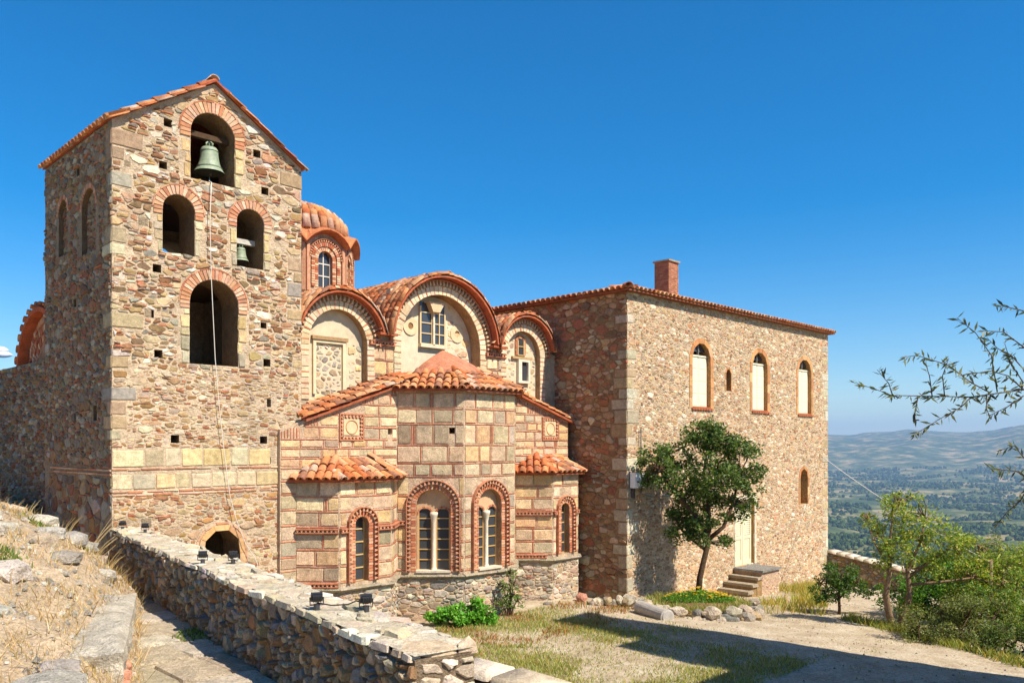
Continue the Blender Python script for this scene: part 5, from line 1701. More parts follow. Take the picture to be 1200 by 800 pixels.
# ================================================================== PLANTS
RX = Vector((.7071, -.7071, 0)); FX = Vector((.7071, .7071, 0))
def leaf_quads(mb, p, size, aspect, cc, up=.3):
    d = Vector((R.gauss(0, 1), R.gauss(0, 1), R.gauss(0, .7) + up)).normalized()
    n = Vector((R.gauss(0, 1), R.gauss(0, 1), R.gauss(.5, 1))).cross(d)
    if n.length < 1e-4: n = d.orthogonal()
    n.normalize(); l = size * R.uniform(.7, 1.25); w = l * aspect
    b = d.cross(n) * .12 * l
    mb.add([p, p + d * l * .5 + n * w * .5 + b, p + d * l, p + d * l * .5 - n * w * .5 + b], [(0, 1, 2), (0, 2, 3)], cc)
def clump_leaves(mb, c, r, n, size, aspect, cols, shell=.55, squash=.85):
    for _ in range(n):
        d = Vector((R.gauss(0, 1), R.gauss(0, 1), R.gauss(0, 1))).normalized()
        q = r * (shell + (1 - shell) * R.random()) if R.random() < .8 else r * R.random() * shell
        leaf_quads(mb, c + Vector((d.x * q, d.y * q, d.z * q * squash)), size, aspect, vary(R.choice(cols), .25, .1))
def plant(name, label, cat, base, stems, lobes, size, aspect, cols, dens, bark, sub=9, group=None, subr=.42, twig=True):
    """stems: list of ([(r, f, z)...], [radii]); lobes: (r, z, radius, f)"""
    base = Vector(base); t = thing(name, label, cat, base, group)
    L = lambda r, f, z: base + RX * r + FX * f + Vector((0, 0, z))
    m = MB()
    for pts, rr in stems: m.tube([L(*p) for p in pts], rr, bark, 8, True, .12)
    ends = [L(*p) for pts, rr in stems for p in pts[len(pts) // 2:]]
    cr = MB()
    for (r, z, ra, f) in lobes:
        c0 = L(r, f, z)
        for _ in range(sub):
            d = Vector((R.gauss(0, 1), R.gauss(0, 1), R.gauss(0, .9))).normalized() * ra * (.35 + .65 * R.random() ** .5)
            c = c0 + d; s = ra * subr * R.uniform(.6, 1.2)
            clump_leaves(cr, c, s, int(dens * s * s * 100), size, aspect, cols)
            if twig and R.random() < .75:
                e = min(ends, key=lambda q: (q - c).length)
                mid = e.lerp(c, .5) + Vector((R.uniform(-.1, .1), R.uniform(-.1, .1), R.uniform(0, .12)))
                m.tube([e, mid, c], [.018, .012, .006], bark, 5, False)
    m.build('trunk', M_bark, t, True)
    cr.build('crown', M_leaf, t)
    return t
G_DK = [lin(h) for h in ('425a22', '526c2e', '344a1c', '617c37', '758c46', '6b7f42')]
BK = lin('5f4c3a'); BK2 = lin('8a7358')
plant('orange_tree', 'dense dark green tree with bent trunk in front of the stone house', 'tree', (20.68, 13.12, .22),
      [([(0, 0, -.1), (.06, 0, .5), (.16, 0, 1.0), (.3, 0, 1.5), (.3, 0, 1.9)], [.10, .085, .08, .08, .07]),
       ([(.3, 0, 1.6), (0, -.1, 2.2), (-.6, -.2, 2.8), (-1.15, -.2, 3.6)], [.08, .065, .05, .025]),
       ([(.3, 0, 1.8), (.35, .2, 2.6), (.2, .2, 3.4), (.3, .1, 4.3)], [.08, .06, .045, .02]),
       ([(.3, 0, 1.6), (.7, -.1, 1.95), (1.0, 0, 2.6), (1.2, 0, 3.5)], [.07, .055, .045, .02]),
       ([(.2, 0, 1.3), (-.2, .1, 1.6), (-.5, .2, 1.9)], [.05, .035, .02])],
      [(-1.2, 3.75, .55, -.2), (-1.45, 3.35, .35, 0), (-.6, 3.9, .55, .2), (.15, 4.35, .6, 0), (.75, 4.35, .65, .2), (1.25, 3.75, .6, -.1), (1.55, 3.2, .4, .1), (.5, 3.6, .8, -.4), (-.4, 3.2, .65, -.2),
       (.9, 3.1, .6, .3), (.1, 2.6, .7, .3), (-.5, 2.3, .5, .3), (-.4, 1.75, .5, .1), (.0, 1.9, .45, -.2), (1.0, 2.45, .4, .1), (1.5, 2.55, .28, 0), (.75, 1.55, .25, .1), (.35, 4.8, .3, 0)],
      .105, .48, G_DK, 17, BK, 15)
plant('citrus_tree', 'small round dark green citrus tree beside the dirt road', 'tree', (23.05, 10.05, -.36),
      [([(0, 0, 0), (.02, 0, .3), (0, 0, .65), (.05, 0, 1.1)], [.05, .045, .04, .02]), ([(0, 0, .5), (-.3, 0, .85), (-.5, 0, 1.0)], [.03, .02, .01]), ([(0, 0, .55), (.3, .1, .8), (.6, .1, .95)], [.03, .02, .01])],
      [(-.45, .9, .36, 0), (.05, 1.2, .42, .1), (.45, 1.0, .4, 0), (-.1, .75, .32, -.2), (.75, .8, .22, 0), (-.55, .6, .22, .1), (.2, .8, .35, .2)], .085, .5, [lin('2f4a1b'), lin('3d5a22'), lin('4c6b2b'), lin('5f7f34'), lin('6f8f3e')], 26, BK, 11)
G_YG = [lin(h) for h in ('839c38', '99b146', '6f8c32', 'abb650', '5f7d2e', 'b5b24c')]
plant('almond_tree', 'airy yellow green tree with two crooked pale stems', 'tree', (21.9, 8.13, -.25),
      [([(0, 0, 0), (-.12, 0, .5), (-.2, 0, .95), (-.1, 0, 1.5), (-.1, 0, 2.2), (.0, 0, 3.2)], [.10, .085, .085, .06, .04, .012]),
       ([(.05, .05, 0), (.3, 0, .5), (.42, 0, 1.0), (.35, 0, 1.6), (.7, 0, 2.3), (.8, 0, 2.9)], [.09, .08, .075, .055, .035, .012]),
       ([(.38, 0, 1.4), (1.0, .1, 1.8), (1.6, .1, 2.2), (2.2, .1, 2.2)], [.05, .04, .025, .012]), ([(-.1, 0, 1.6), (-.5, 0, 2.3), (-.7, 0, 2.9)], [.03, .02, .008]),
       ([(.4, 0, 1.2), (1.2, -.1, 1.3), (2.0, -.1, 1.4), (2.7, -.1, 1.2)], [.045, .035, .025, .012])],
      [(.05, 3.05, .42, 0), (.0, 2.5, .5, .1), (.75, 2.7, .55, 0), (-.25, 2.0, .4, 0), (.5, 2.1, .5, -.1), (1.4, 2.25, .6, .1), (2.2, 2.0, .55, .1), (1.0, 1.6, .45, 0), (2.0, 1.45, .5, -.1), (2.7, 1.3, .5, 0), (-.65, 2.85, .22, 0), (.55, 3.35, .22, 0), (2.8, 1.9, .35, .1), (.1, 3.5, .16, 0)],
      .09, .45, G_YG, 12, BK2, 15, subr=.45)
def bush(label, base, lobes, cols, size, asp, dens, group='bushes beside the dirt road', name='bush'):
    st = [([(0, 0, -.1), (r * .5, f * .5, z * .6), (r * .9, f * .9, z)], [.03, .02, .008]) for r, z, ra, f in lobes]
    return plant(name, label, 'bush', base, st, lobes, size, asp, cols, dens * 2.6, BK, 14, group)
G_OL = [lin(h) for h in ('62703a', '717f44', '515e30', '83904e', '929554')]
G_BR = [lin(h) for h in ('4f7a28', '5f8f30', '3f6622', '6e9c3a')]
bush('low olive green bush at the edge of the dirt road', (21.35, 6.55, -.3), [(-.9, .5, .5, 0), (-.3, .8, .6, .1), (.4, .75, .6, 0), (1.0, .6, .55, 0), (.1, .4, .55, -.3), (-.5, .3, .4, -.3), (.7, .3, .4, -.3)], G_OL, .075, .4, 11)
bush('bright green bush behind the two-stemmed tree', (24.3, 8.3, -.5), [(-.6, 1.0, .6, 0), (.2, 1.3, .7, 0), (1.0, 1.2, .7, 0), (.4, .6, .6, -.2), (-.2, .5, .5, 0)], G_BR, .09, .45, 8)
bush('tall grey green shrub behind the yellow tree', (25.6, 7.6, -.7), [(-.4, 1.6, .7, 0), (.5, 2.0, .8, 0), (1.3, 1.9, .8, 0), (.6, 1.1, .8, 0), (2.0, 1.5, .6, 0), (-.9, 1.0, .5, 0)], [lin('76844e'), lin('687840'), lin('86935c'), lin('5d6e38')], .085, .35, 7)
bush('broad yellowish green shrub at the right end of the bushes', (24.6, 6.55, -.5), [(-.5, 1.3, .7, 0), (.3, 1.8, .75, 0), (1.0, 1.5, .7, 0), (.2, .9, .7, -.2), (-.8, .8, .5, 0), (1.3, .9, .6, 0)], [lin('93a444'), lin('81953c'), lin('aab252'), lin('6c8434')], .085, .42, 7)
bush('leafy green bush beside the olive green bush', (22.9, 6.1, -.3), [(.0, .8, .6, 0), (.6, 1.2, .6, 0), (-.5, .9, .5, 0), (.7, .6, .55, 0), (.2, .4, .5, -.3), (1.2, .9, .5, 0)], [lin('6a8a34'), lin('7f9f40'), lin('5a7a2e'), lin('9aa048')], .08, .4, 9)
bush('dark shrub at the right edge of the dirt road', (20.6, 5.35, -.2), [(.2, .5, .5, 0), (.7, .7, .5, 0), (1.0, .4, .45, -.2), (-.25, .3, .3, 0)], [lin('5a7034'), lin('6a7f3a'), lin('4a602a')], .075, .4, 10)
bush('fresh green weed at the foot of the apse', (13.45, 15.0, .15), [(-.75, .25, .26, 0), (-.35, .35, .3, 0), (.1, .35, .3, 0), (.5, .25, .26, .1), (-.1, .2, .3, -.2)], [lin('5e9a2c'), lin('74b038'), lin('4c8424'), lin('86bd48')], .10, .75, 9, None, 'weed')
bush('tall thin green weed in the corner of the apse', (14.95, 15.05, .12), [(0, .5, .22, 0), (.12, .85, .2, 0), (-.15, .75, .18, 0), (.05, 1.1, .14, 0), (.2, .4, .2, 0), (-.2, .3, .2, 0)], [lin('6d8f3c'), lin('86a552'), lin('5c7d34')], .06, .45, 8, None, 'weed')
# flowers round the tree
m = MB(); m2 = MB()
for _ in range(5200):
    a = R.uniform(0, 6.283); q = math.sqrt(R.random())
    p = Vector((19.95, 12.65, .22)) + RX * (1.0 * q * math.cos(a)) + FX * (.45 * q * math.sin(a)) + Vector((0, 0, R.uniform(.0, .28) * (1.1 - q)))
    leaf_quads(m, p, .075, .5, vary(R.choice([lin('4f7a26'), lin('65902f'), lin('7aa63c')]), .2), .8)
for _ in range(120):
    a = R.uniform(0, 6.283); q = math.sqrt(R.random())
    p = Vector((19.95, 12.65, .22)) + RX * (.95 * q * math.cos(a)) + FX * (.42 * q * math.sin(a)) + Vector((0, 0, .1 + .26 * (1.1 - q)))
    for k in range(6):
        b = k * 1.047; d = Vector((math.cos(b), math.sin(b), .35)) * .03
        m2.add([p, p + d + Vector((-d.y, d.x, 0)) * .4, p + d * 1.3, p + d - Vector((-d.y, d.x, 0)) * .4], [(0, 1, 2), (0, 2, 3)], R.choice([lin('f0c020'), lin('e8a818'), lin('f4d848')]))
fb_ = thing('flower_bed', 'clump of yellow flowers growing round the foot of the dark tree', 'flowers', (19.95, 12.65, .1)); fb_['kind'] = 'stuff'
m.build('leaves', M_leaf, fb_, False, 'stuff'); m2.build('blossoms', M_leaf, fb_, False, 'stuff')
# earth bed and its stone edging
m = MB(); vs = [Vector((19.9, 12.65, .3))]; n = 20
for i in range(n):
    a = 2 * math.pi * i / n; vs.append(Vector((19.9, 12.65, .12)) + (RX * 1.35 * math.cos(a) + FX * 1.35 * math.sin(a)) * (1 + .12 * nz(a * 1.3, 3)))
for i in range(n):
    a = 2 * math.pi * i / n; vs.append(Vector((19.9, 12.65, -.3)) + RX * 1.6 * math.cos(a) + FX * 1.6 * math.sin(a))
m.add(vs, [(0, 1 + i, 1 + (i + 1) % n) for i in range(n)] + [(1 + i, n + 1 + i, n + 1 + (i + 1) % n, 1 + (i + 1) % n) for i in range(n)], lin('7d6646'))
m.build('planting_bed', M_bank, None, True, 'structure')
def bedw():
    a = R.uniform(0, 6.283); q = math.sqrt(R.random()) * 1.45
    p = Vector((19.9, 12.65, 0)) + RX * q * math.cos(a) + FX * q * math.sin(a)
    return p.x, p.y, .6 + R.random()
blades_later = bedw
for i in range(26):
    a = math.pi * (1.05 + .95 * i / 25)
    for lay in range(2):
        s = R.uniform(.09, .25)
        c = Vector((19.9, 12.65, (.0, .18)[lay])) + RX * (1.66 - .1 * lay + R.uniform(-.06, .06)) * math.cos(a) + FX * (1.66 - .08 * lay) * math.sin(a)
        if lay and R.random() < .35: continue
        rock('rough stone edging the flower bed under the tree', 'stones edging the flower bed', c, s, s * R.uniform(.7, 1), s * R.uniform(.6, .9), R.uniform(0, 3))
for i in range(17):
    s = R.uniform(.1, .22)
    c = Vector((17.9, 14.75, .06)).lerp(Vector((19.15, 13.75, .06)), i / 16) + Vector((R.uniform(-.12, .12), R.uniform(-.12, .12), R.uniform(0, .16)))
    rock('rough stone in the heap at the foot of the house', 'stones heaped at the house corner', c, s, s * R.uniform(.7, 1), s * R.uniform(.6, .9), R.uniform(0, 3))
rock('single pinkish stone at the foot of the right apse', None, (18.1, 15.3, .2), .2, .16, .14, .4, lin('c98f74'))
for (u, v, s) in ((17.2, 15.2, .2), (16.9, 15.5, .16)):
    rock('pale stone lying against the right apse base', 'stones at the apse base', (u, v, .12), s, s, s * .6, .5)
# fallen column shaft
col_t = thing('fallen_column', 'grey marble column shaft lying on the ground by the flower bed', 'column', (17.8, 12.6, .1))
m = MB(); A = Vector((18.1, 13.3, .2)); B = Vector((17.55, 12.0, .2)); d = (B - A).normalized(); x = d.orthogonal().normalized(); y = d.cross(x)
vs = []; n = 20; sec = ((0, .16), (.02, .185), (.5, .18), (.98, .172), (1.0, .15))
for f, r in sec:
    for k in range(n):
        a = 2 * math.pi * k / n; vs.append(A.lerp(B, f) + (x * math.cos(a) + y * math.sin(a)) * r * (1 + .02 * R.uniform(-1, 1)))
fs = [(i * n + k, i * n + (k + 1) % n, (i + 1) * n + (k + 1) % n, (i + 1) * n + k) for i in range(len(sec) - 1) for k in range(n)] + [tuple(range(n - 1, -1, -1)), tuple((len(sec) - 1) * n + k for k in range(n))]
m.add(vs, fs, lin('aaa499')); m.build('shaft', M_marble, col_t, False)
m = MB(); m.tube([A.lerp(B, .93), A.lerp(B, .975)], [.195, .195], lin('b2aca0'), 20); m.build('collar', M_marble, col_t, False)

# ---- grass
def blades(name, label, n, pick, zf, h, cols, w=.010, lean=.5):
    m = MB()
    for _ in range(n):
        q = pick()
        if q is None: continue
        x, y, hh = q
        z = zf(x, y); a = R.uniform(0, 6.283); l = h * hh * R.uniform(.5, 1.3)
        d = Vector((math.cos(a), math.sin(a), 0)); tip = Vector((x, y, z + l)) + Vector((R.gauss(0, lean), R.gauss(0, lean), 0)) * l
        p = Vector((x, y, z - .01)); s = d * w * R.uniform(.6, 1.4)
        mid = p.lerp(tip, .55) + Vector((0, 0, l * .12))
        m.add([p - s, p + s, mid + s * .6, tip, mid - s * .6], [(0, 1, 2, 4), (4, 2, 3)], vary(R.choice(cols), .2, .08))
    return tag(m.build(name, M_grass, None, False, 'stuff'), label, 'grass')
def yard():
    x = R.uniform(8.5, 18.6); y = R.uniform(7.5, 15.8)
    d = nz(x * .55, y * .55, 3) + .5 * nz(x * 1.7, y * 1.7, 8)
    edge = smooth01((17.6 - x) / 2.6 + .25 * nz(x, y)) * smooth01((x - 8) / 1.5)
    if y > 15.3 and x > 12.5 and x < 16.7: return None
    if R.random() > edge * (.16 + .62 * smooth01(.5 + d * 1.1)): return None
    return x, y, .7 + .6 * max(0, d + .3)
blades('grass', 'short patchy green and dry grass in the church yard', 120000, yard, terrain, .075, [lin(h) for h in ('8f9c48', '9fa856', '7f8f40', 'b0aa64', 'bfb272', 'a8935a', '73863a')], .008)
blades('bed_weeds', 'green and dry weeds between the stones of the flower bed', 5000, blades_later, lambda x, y: .14, .12, [lin('8f9c48'), lin('73863a'), lin('b0aa64'), lin('a8935a')], .009)
def road():
    x = R.uniform(15.5, 27); y = R.uniform(5, 12.5); k = (math.floor(x * 1.3), math.floor(y * 1.3))
    if nz(x * .5, y * .5, 30) + .5 * nz(x * 2.3, y * 2.3, 31) < .30: return None
    return x, y, .8
blades('road_weeds', 'thin dry weeds coming up through the dirt road', 9000, road, terrain, .05, [lin('a89f66'), lin('8f9350'), lin('b8a877'), lin('7f8444')], .007)
def reds():
    x = R.uniform(11.0, 18.5); y = R.uniform(12.6, 15.2)
    if nz(x * .9, y * .9, 12) < .12 - .1 * R.random(): return None
    return x, y, 1
blades('dry_weeds', 'reddish dry weeds among the grass near the apse', 5000, reds, terrain, .10, [lin(h) for h in ('a8703c', '8f5a34', 'b58a4c', '6f7a34')])
def verge():
    x = R.uniform(20.6, 31.5); y = R.uniform(8.6, 14.4)
    # strip between the road and the house, past the steps
    rd = 10.1 + (x - 22.0) * .5
    if y < rd - .3 or (x < 26.9 and y > 12.4) or x + y < 32.5: return None
    if R.random() > smooth01(.6 + 1.1 * nz(x * .8, y * .8, 5)): return None
    return x, y, 1.2
blades('dry_grass', 'tall yellow dry grass beside the house corner', 24000, verge, terrain, .24, [lin(h) for h in ('b8a24c', 'a89a44', 'c9b468', '8f9440', '7f9038')], .012)
def verge2():
    x = R.uniform(19.2, 24.5); y = R.uniform(4.2, 9.6)
    e = 9.6 - (22.4 - x) * 1.75
    if abs(y - e + .2) > .75 * R.random() + .1: return None
    return x, y, 1
blades('roadside_grass', 'green grass tufts along the bushy edge of the dirt road', 22000, verge2, terrain, .17, [lin(h) for h in ('7f8a3a', '92993f', '6f8034', 'b0a052')], .012)
def dry():
    v = R.uniform(6.0, 17.5); w = R.uniform(.05, 1.0) ** 1.5 * 3.2
    u = edge_u(v) - w
    if nz(u * 1.6, v * 1.6, 4) < -.02 - .3 * R.random(): return None
    return u, v, .5 + R.random() ** 3 * 1.6
blades('straw_grass', 'bleached straw grass on the bank beside the path', 14000, dry, bank, .11, [lin(h) for h in ('ccb07a', 'bd9c60', 'd8c08c', 'a98a50', '9c8656')], .0042, .7)
m = MB()
for (u, v, a, b, l) in ((4.9, 15.2, .5, .2, .95), (5.1, 15.5, .65, .3, .8), (4.5, 15.0, .4, 0, .6), (5.15, 15.0, .5, -.2, .7), (4.0, 15.2, .3, .1, .5)):
    p = Vector((u, v, bank(u, v)))
    for _ in range(5):
        q = p + Vector((R.uniform(-.08, .08), R.uniform(-.08, .08), 0)); d = RX * (a + R.uniform(-.15, .15)) + FX * b + Vector((0, 0, .75))
        m.tube([q, q + d * l * .5, q + d * l * R.uniform(.8, 1) + Vector((0, 0, -.06))], [.006, .005, .002], vary(lin('d0bd86'), .15), 4, False)
tag(m.build('dry_stalks', M_grass, None, False, 'stuff'), 'long dry plant stalks leaning at the foot of the tower', 'stalks')
def greenb():
    c = R.choice(((4.15, 13.6), (3.9, 14.2), (2.7, 11.3), (4.6, 10.2)))
    x, y = c[0] + R.gauss(0, .12), c[1] + R.gauss(0, .16)
    return x, y, .8
blades('green_weeds', 'small green weeds on the bank', 1500, greenb, lambda x, y: max(bank(x, y), 2.1), .09, [lin('6d8236'), lin('86984a'), lin('59702c')], .012)

# ---- gravel on the dirt
m = MB()
for _ in range(5200):
    x = R.uniform(12, 27); y = R.uniform(4.5, 14)
    if R.random() > .35 + .65 * smooth01(.4 + nz(x * .7, y * .7, 20) * 2): continue
    s = .006 + .035 * R.random() ** 4; z = terrain(x, y); c = vary(R.choice(C_ROCK), .2)
    a = R.uniform(0, 6.28); u_ = Vector((math.cos(a), math.sin(a), 0)) * s; w_ = Vector((-math.sin(a), math.cos(a), 0)) * s * R.uniform(.5, 1)
    p = Vector((x, y, z)); t_ = p + Vector((0, 0, s * .8))
    m.add([p + u_, p + w_, p - u_, p - w_, t_ + u_ * .3, t_ - u_ * .3], [(0, 1, 4), (1, 5, 4), (1, 2, 5), (2, 3, 5), (3, 4, 5), (3, 0, 4)], c)
for _ in range(5000):
    v = R.uniform(6, 17); u = edge_u(v) - .05 - 3.2 * R.random() ** 1.3
    s = .008 + .06 * R.random() ** 5; z = bank(u, v); c = vary(R.choice([lin('d2c8b2'), lin('beb4a0'), lin('c9b799'), lin('a59c8c')]), .15)
    a = R.uniform(0, 6.28); u_ = Vector((math.cos(a), math.sin(a), 0)) * s; w_ = Vector((-math.sin(a), math.cos(a), 0)) * s * R.uniform(.5, 1)
    p = Vector((u, v, z)); t_ = p + Vector((0, 0, s * .8))
    m.add([p + u_, p + w_, p - u_, p - w_, t_ + u_ * .3, t_ - u_ * .3], [(0, 1, 4), (1, 5, 4), (1, 2, 5), (2, 3, 5), (3, 4, 5), (3, 0, 4)], c)
tag(m.build('gravel', M_rock, None, False, 'stuff'), 'small loose stones scattered over the bare dirt and the bank', 'gravel')

# ---- overhanging branch of a tree that stands just outside the picture
ob = thing('willow_leaved_tree', 'thin leafy branches reaching in from a tree at the edge', 'tree', (7.95, .95, .1))
OB = lambda r, z, f=6.0: RX * r + FX * f + Vector((0, 0, z))
m = MB(); lv = MB(); CBk = lin('5d4a3c')
m.tube([OB(4.95, .0, 6.3), OB(4.9, 1.5, 6.3), OB(5.05, 3.0, 6.25), OB(4.95, 4.2, 6.2)], [.16, .14, .12, .09], CBk, 9, True, .08)
m.tube([OB(4.95, 4.2, 6.2), OB(4.5, 4.75, 6.1), OB(4.1, 4.92, 6.05), OB(3.69, 4.903)], [.06, .03, .014, .006], CBk, 7)
m.tube([OB(4.95, 4.2, 6.2), OB(4.6, 4.9, 6.2), OB(4.2, 5.25, 6.15), OB(3.69, 5.21, 6.05)], [.045, .022, .012, .005], CBk, 7)
m.tube([OB(4.9, 3.4, 6.2), OB(4.4, 3.9, 6.1), OB(4.0, 4.2, 6.05), OB(3.75, 4.25, 6.0)], [.045, .022, .012, .005], CBk, 7)
tw = [[(3.69, 4.903), (3.31, 4.851), (3.03, 4.857), (2.745, 4.863), (2.60, 4.918), (2.475, 4.955)],
      [(3.31, 4.851), (3.22, 4.777), (3.08, 4.71), (2.84, 4.574)],
      [(3.45, 4.88), (3.31, 4.955), (3.15, 5.08), (2.92, 5.152), (2.80, 5.134)],
      [(3.5, 4.885), (3.45, 5.152), (3.33, 5.312), (3.19, 5.417)],
      [(3.69, 5.21), (3.51, 5.312), (3.33, 5.312)], [(3.69, 5.47), (3.6, 5.5), (3.49, 5.527)],
      [(3.9, 5.3), (3.69, 5.47)],
      [(3.69, 4.903), (3.55, 5.0), (3.4, 5.03), (3.2, 5.0), (3.1, 4.98)], [(3.03, 4.857), (3.0, 5.0), (2.96, 5.09)], [(3.12, 4.856), (3.08, 5.0), (3.1, 5.12)],
      [(2.745, 4.863), (2.72, 4.95), (2.64, 5.05)], [(2.93, 4.858), (2.88, 4.74), (2.86, 4.66)], [(3.42, 4.87), (3.38, 4.76), (3.36, 4.70)], [(3.69, 4.86), (3.6, 4.78), (3.5, 4.72)],
      [(3.75, 4.25), (3.6, 4.32), (3.45, 4.33), (3.35, 4.34)], [(3.75, 4.25), (3.68, 4.1), (3.6, 4.02), (3.52, 3.9)], [(3.75, 4.25), (3.7, 4.4), (3.62, 4.5), (3.5, 4.46)], [(3.9, 4.2), (3.74, 3.95), (3.66, 3.82)], [(3.69, 5.05), (3.6, 5.15), (3.5, 5.2), (3.42, 5.28)], [(3.69, 4.95), (3.62, 5.1), (3.6, 5.25)]]
for q in tw:
    f0 = 6.0 + R.uniform(-.25, .25)
    pts = [OB(r, z, 6.0 + (f0 - 6.0) * i / len(q)) for i, (r, z) in enumerate(q)]
    n = len(pts)
    m.tube(pts, [.0048 - .003 * i / (n - 1) for i in range(n)], CBk, 5)
    for i in range(n - 1):
        L_ = (pts[i + 1] - pts[i]).length
        for j in range(int(L_ / .0115)):
            p = pts[i].lerp(pts[i + 1], R.random())
            d = ((pts[i + 1] - pts[i]).normalized() * .5 + Vector((R.gauss(0, .6), R.gauss(0, .6), R.gauss(-.25, .6)))).normalized()
            nn = Vector((R.gauss(0, 1), R.gauss(0, 1), R.gauss(0, 1))).cross(d).normalized(); l = R.uniform(.04, .085); w = l * .19
            lv.add([p, p + d * l * .45 + nn * w * .6, p + d * l, p + d * l * .45 - nn * w * .6], [(0, 1, 2), (0, 2, 3)], vary(R.choice([lin('4c5634'), lin('606a40'), lin('77784a'), lin('3c4430')]), .2))
m.build('trunk', M_bark, ob, True); lv.build('leaves', M_leaf, ob)

# ---- woods and scattered trees down in the valley (one far mass)
m = MB()
oct_v = [Vector(p) for p in ((1, 0, 0), (.5, .87, 0), (-.5, .87, 0), (-1, 0, 0), (-.5, -.87, 0), (.5, -.87, 0))]
cnt = 0
while cnt < 15000:
    a = rad(R.uniform(8, 29)); r = math.exp(R.uniform(math.log(700), math.log(7500)))
    x, y = r * math.cos(a), r * math.sin(a)
    d = nz(x / 330, y / 330, 7) + .6 * nz(x / 110, y / 110, 2)
    if R.random() > smooth01(.24 + d * 1.9): continue
    cnt += 1
    s = R.uniform(2.5, 5.2) * (1 + r / 6000); hh = s * R.uniform(.8, 1.3); z = terrain(x, y) - .5
    c = vary(R.choice([lin('344424'), lin('3e4e28'), lin('2c3a1c'), lin('4c5a32'), lin('5a643a')]), .2)
    vs = []
    for k, (q, zz) in enumerate(((.8, .1), (1.0, .5), (.6, .95))):
        o = R.random()
        for p in oct_v:
            f = s * q * R.uniform(.75, 1.2); vs.append(Vector((x + p.x * f, y + p.y * f, z + hh * 1.5 * zz * R.uniform(.9, 1.1))))
    vs.append(Vector((x, y, z + hh * 1.65)))
    m.add(vs, [(i, (i + 1) % 6, 6 + (i + 1) % 6, 6 + i) for i in range(6)] + [(6 + i, 6 + (i + 1) % 6, 12 + (i + 1) % 6, 12 + i) for i in range(6)] + [(12 + i, 12 + (i + 1) % 6, 18) for i in range(6)], c)
M_wood_far = mat('far_foliage', .95, .3, .4, 2.0, 0, .05)
tag(m.build('valley_woods', M_wood_far, None, False, 'stuff'), 'dark green woods and olive groves spread over the valley', 'woods')

# ================================================================== SMALL THINGS
def floodlight(label, c, face):
    t = thing('floodlight', label, 'floodlight', c, 'floodlights on the parapet')
    K = .72; C = Vector(c); F = Vector((face[0], face[1], .35)).normalized(); X = Vector((0, 0, 1)).cross(F).normalized(); Y = F.cross(X)
    o = C + Vector((0, 0, .13 * K))
    m = MB()
    def bx(x0, x1, y0, y1, n0, n1, cc):
        vs = [o + (X * x + Y * y + F * n) * K for n in (n0, n1) for y in (y0, y1) for x in (x0, x1)]
        m.add(vs, [(0, 2, 3, 1), (4, 5, 7, 6), (0, 1, 5, 4), (2, 6, 7, 3), (0, 4, 6, 2), (1, 3, 7, 5)], cc)
    bx(-.075, .075, -.055, .055, -.02, .035, lin('2c2d30')); bx(-.055, .055, -.04, .04, -.06, -.021, lin('2c2d30'))
    for i in range(4): bx(-.05 + i * .03, -.042 + i * .03, -.04, .04, -.08, -.061, lin('26272a'))
    m.build('housing', M_metal, t)
    m = MB(); bx(-.066, .066, -.047, .047, .0352, .04, (0, 0, 0)); m.build('lens', M_glass, t)
    m = MB()
    m.tube([o + X * .085 * K, o + X * .085 * K - Vector((0, 0, .1 * K)), o - X * .085 * K - Vector((0, 0, .1 * K)), o - X * .085 * K], [.008] * 4, lin('3a3b3e'), 5)
    m.tube([C + Vector((0, 0, -.03)), C + Vector((0, 0, .03))], [.03, .03], lin('3a3b3e'), 8); m.build('bracket', M_metal, t)
def on_top(s, n): p = fP.p(s, PT + .03, -n); return (p.x, p.y, p.z)
FL = [(.35, .15, 'black floodlight at the tower corner end of the parapet'), (1.1, .38, 'black floodlight on the parapet left of the arched tower door'),
      (5.75, .1, 'black floodlight on the path edge of the parapet below the arched door'), (6.0, .42, 'black floodlight on the parapet just under the tower rope end'),
      (9.55, .1, 'black floodlight on the parapet left of the pair joined by a cable'), (9.9, .44, 'black floodlight at the far edge of the parapet near its broken end')]
for s, n, lb in FL: floodlight(lb, on_top(s, n), (.5, 1))
m = MB(); A = Vector(on_top(9.55, .1)); B = Vector(on_top(9.9, .44))
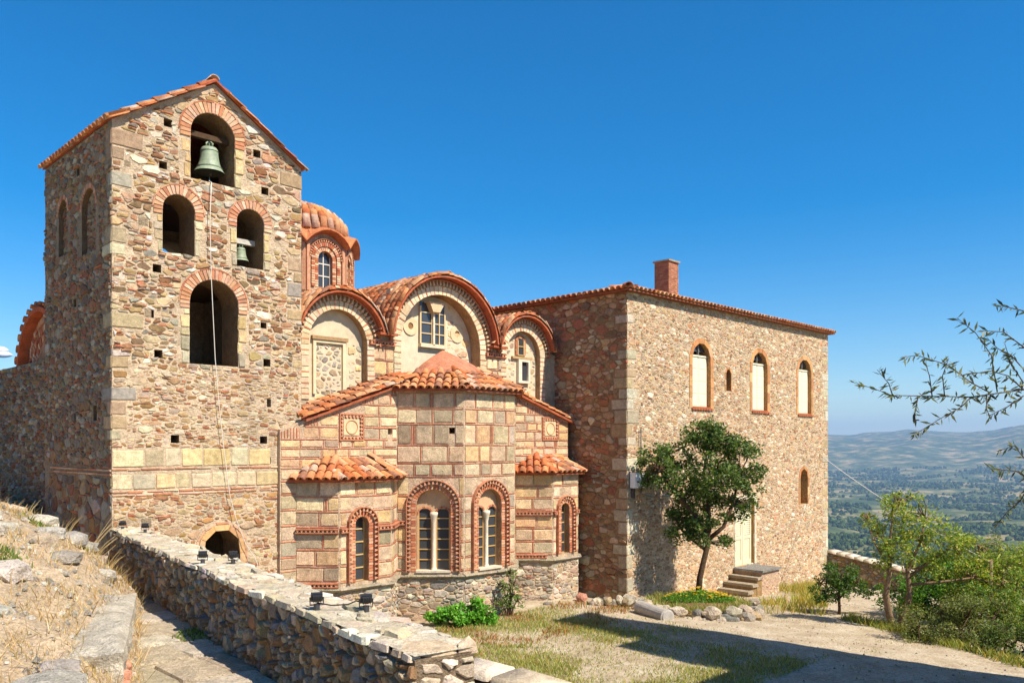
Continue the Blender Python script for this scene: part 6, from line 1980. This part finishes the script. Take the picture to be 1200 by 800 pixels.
m.tube([A + Vector((0, 0, .04)), A.lerp(B, .3) + Vector((0, 0, .02)), A.lerp(B, .6) + Vector((.02, 0, .03)), A.lerp(B, .8) + Vector((0, 0, .07)), B + Vector((0, 0, .05))], [.007] * 5, lin('28282a'), 5)
tag(m.build('power_cable', M_metal, None, True), 'short black cable between two floodlights on the parapet', 'cable')
m = MB()
A = Vector((32.6, 15.2, 4.3)); B = Vector((23.4, 6.3, 1.55)); pts = []
for i in range(15):
    f = i / 14; p = A.lerp(B, f); p.z -= .35 * 4 * f * (1 - f) * .5; pts.append(p)
m.tube(pts, [.012] * 15, lin('d8d6cf'), 5)
tag(m.build('overhead_cable', M_rope, None, True), 'thin white overhead cable sloping down from the house corner', 'cable')
m = MB(); m.tube([(23.4, 6.3, -.6), (23.4, 6.3, 1.65)], [.05, .04], lin('7d6a52'), 8); tag(m.build('cable_post', M_wood, None, True), 'short wooden post hidden in the bushes holding the cable', 'post')
# ---- one small cloud low over the hills behind the wall
m = MB()
cd = (FX * 40000 + RX * (-25200)); cd.z = 4.5 + 108 / 975 * 40000
for i in range(26):
    p = cd + RX * R.gauss(-700, 650) + FX * R.gauss(0, 300) + Vector((0, 0, R.gauss(0, 110)))
    s = R.uniform(200, 420); m.add(rock_geo(p, s * 1.8, s, s * .55, 0, i, .3, 0), ICO_F, (.85, .85, .86))
M_cloud = mat('cloud', 1.0, .05, .002, .01, 0, 0)
o = m.build('cloud', M_cloud, None, True, 'stuff'); tag(o, 'small white cloud above the wall at the left edge', 'cloud')

# ================================================================== HAZE
hz = MB(); hz.box(-19500, 19500, -19500, 19500, -900, GROUND_TOP + 12, (1, 1, 1))
mh = bpy.data.materials.new('haze'); mh.use_nodes = True; nt = mh.node_tree
for n_ in list(nt.nodes):
    if n_.type == 'BSDF_PRINCIPLED': nt.nodes.remove(n_)
pv = nt.nodes.new('ShaderNodeVolumePrincipled'); pv.inputs['Color'].default_value = (.40, .66, 1.0, 1); pv.inputs['Density'].default_value = 0.000075
pv.inputs['Anisotropy'].default_value = 0.0
nt.links.new(pv.outputs[0], nt.nodes['Material Output'].inputs['Volume'])
tag(hz.build('haze', mh, None, False, 'stuff'), 'pale blue haze over the valley and the far hills', 'haze')
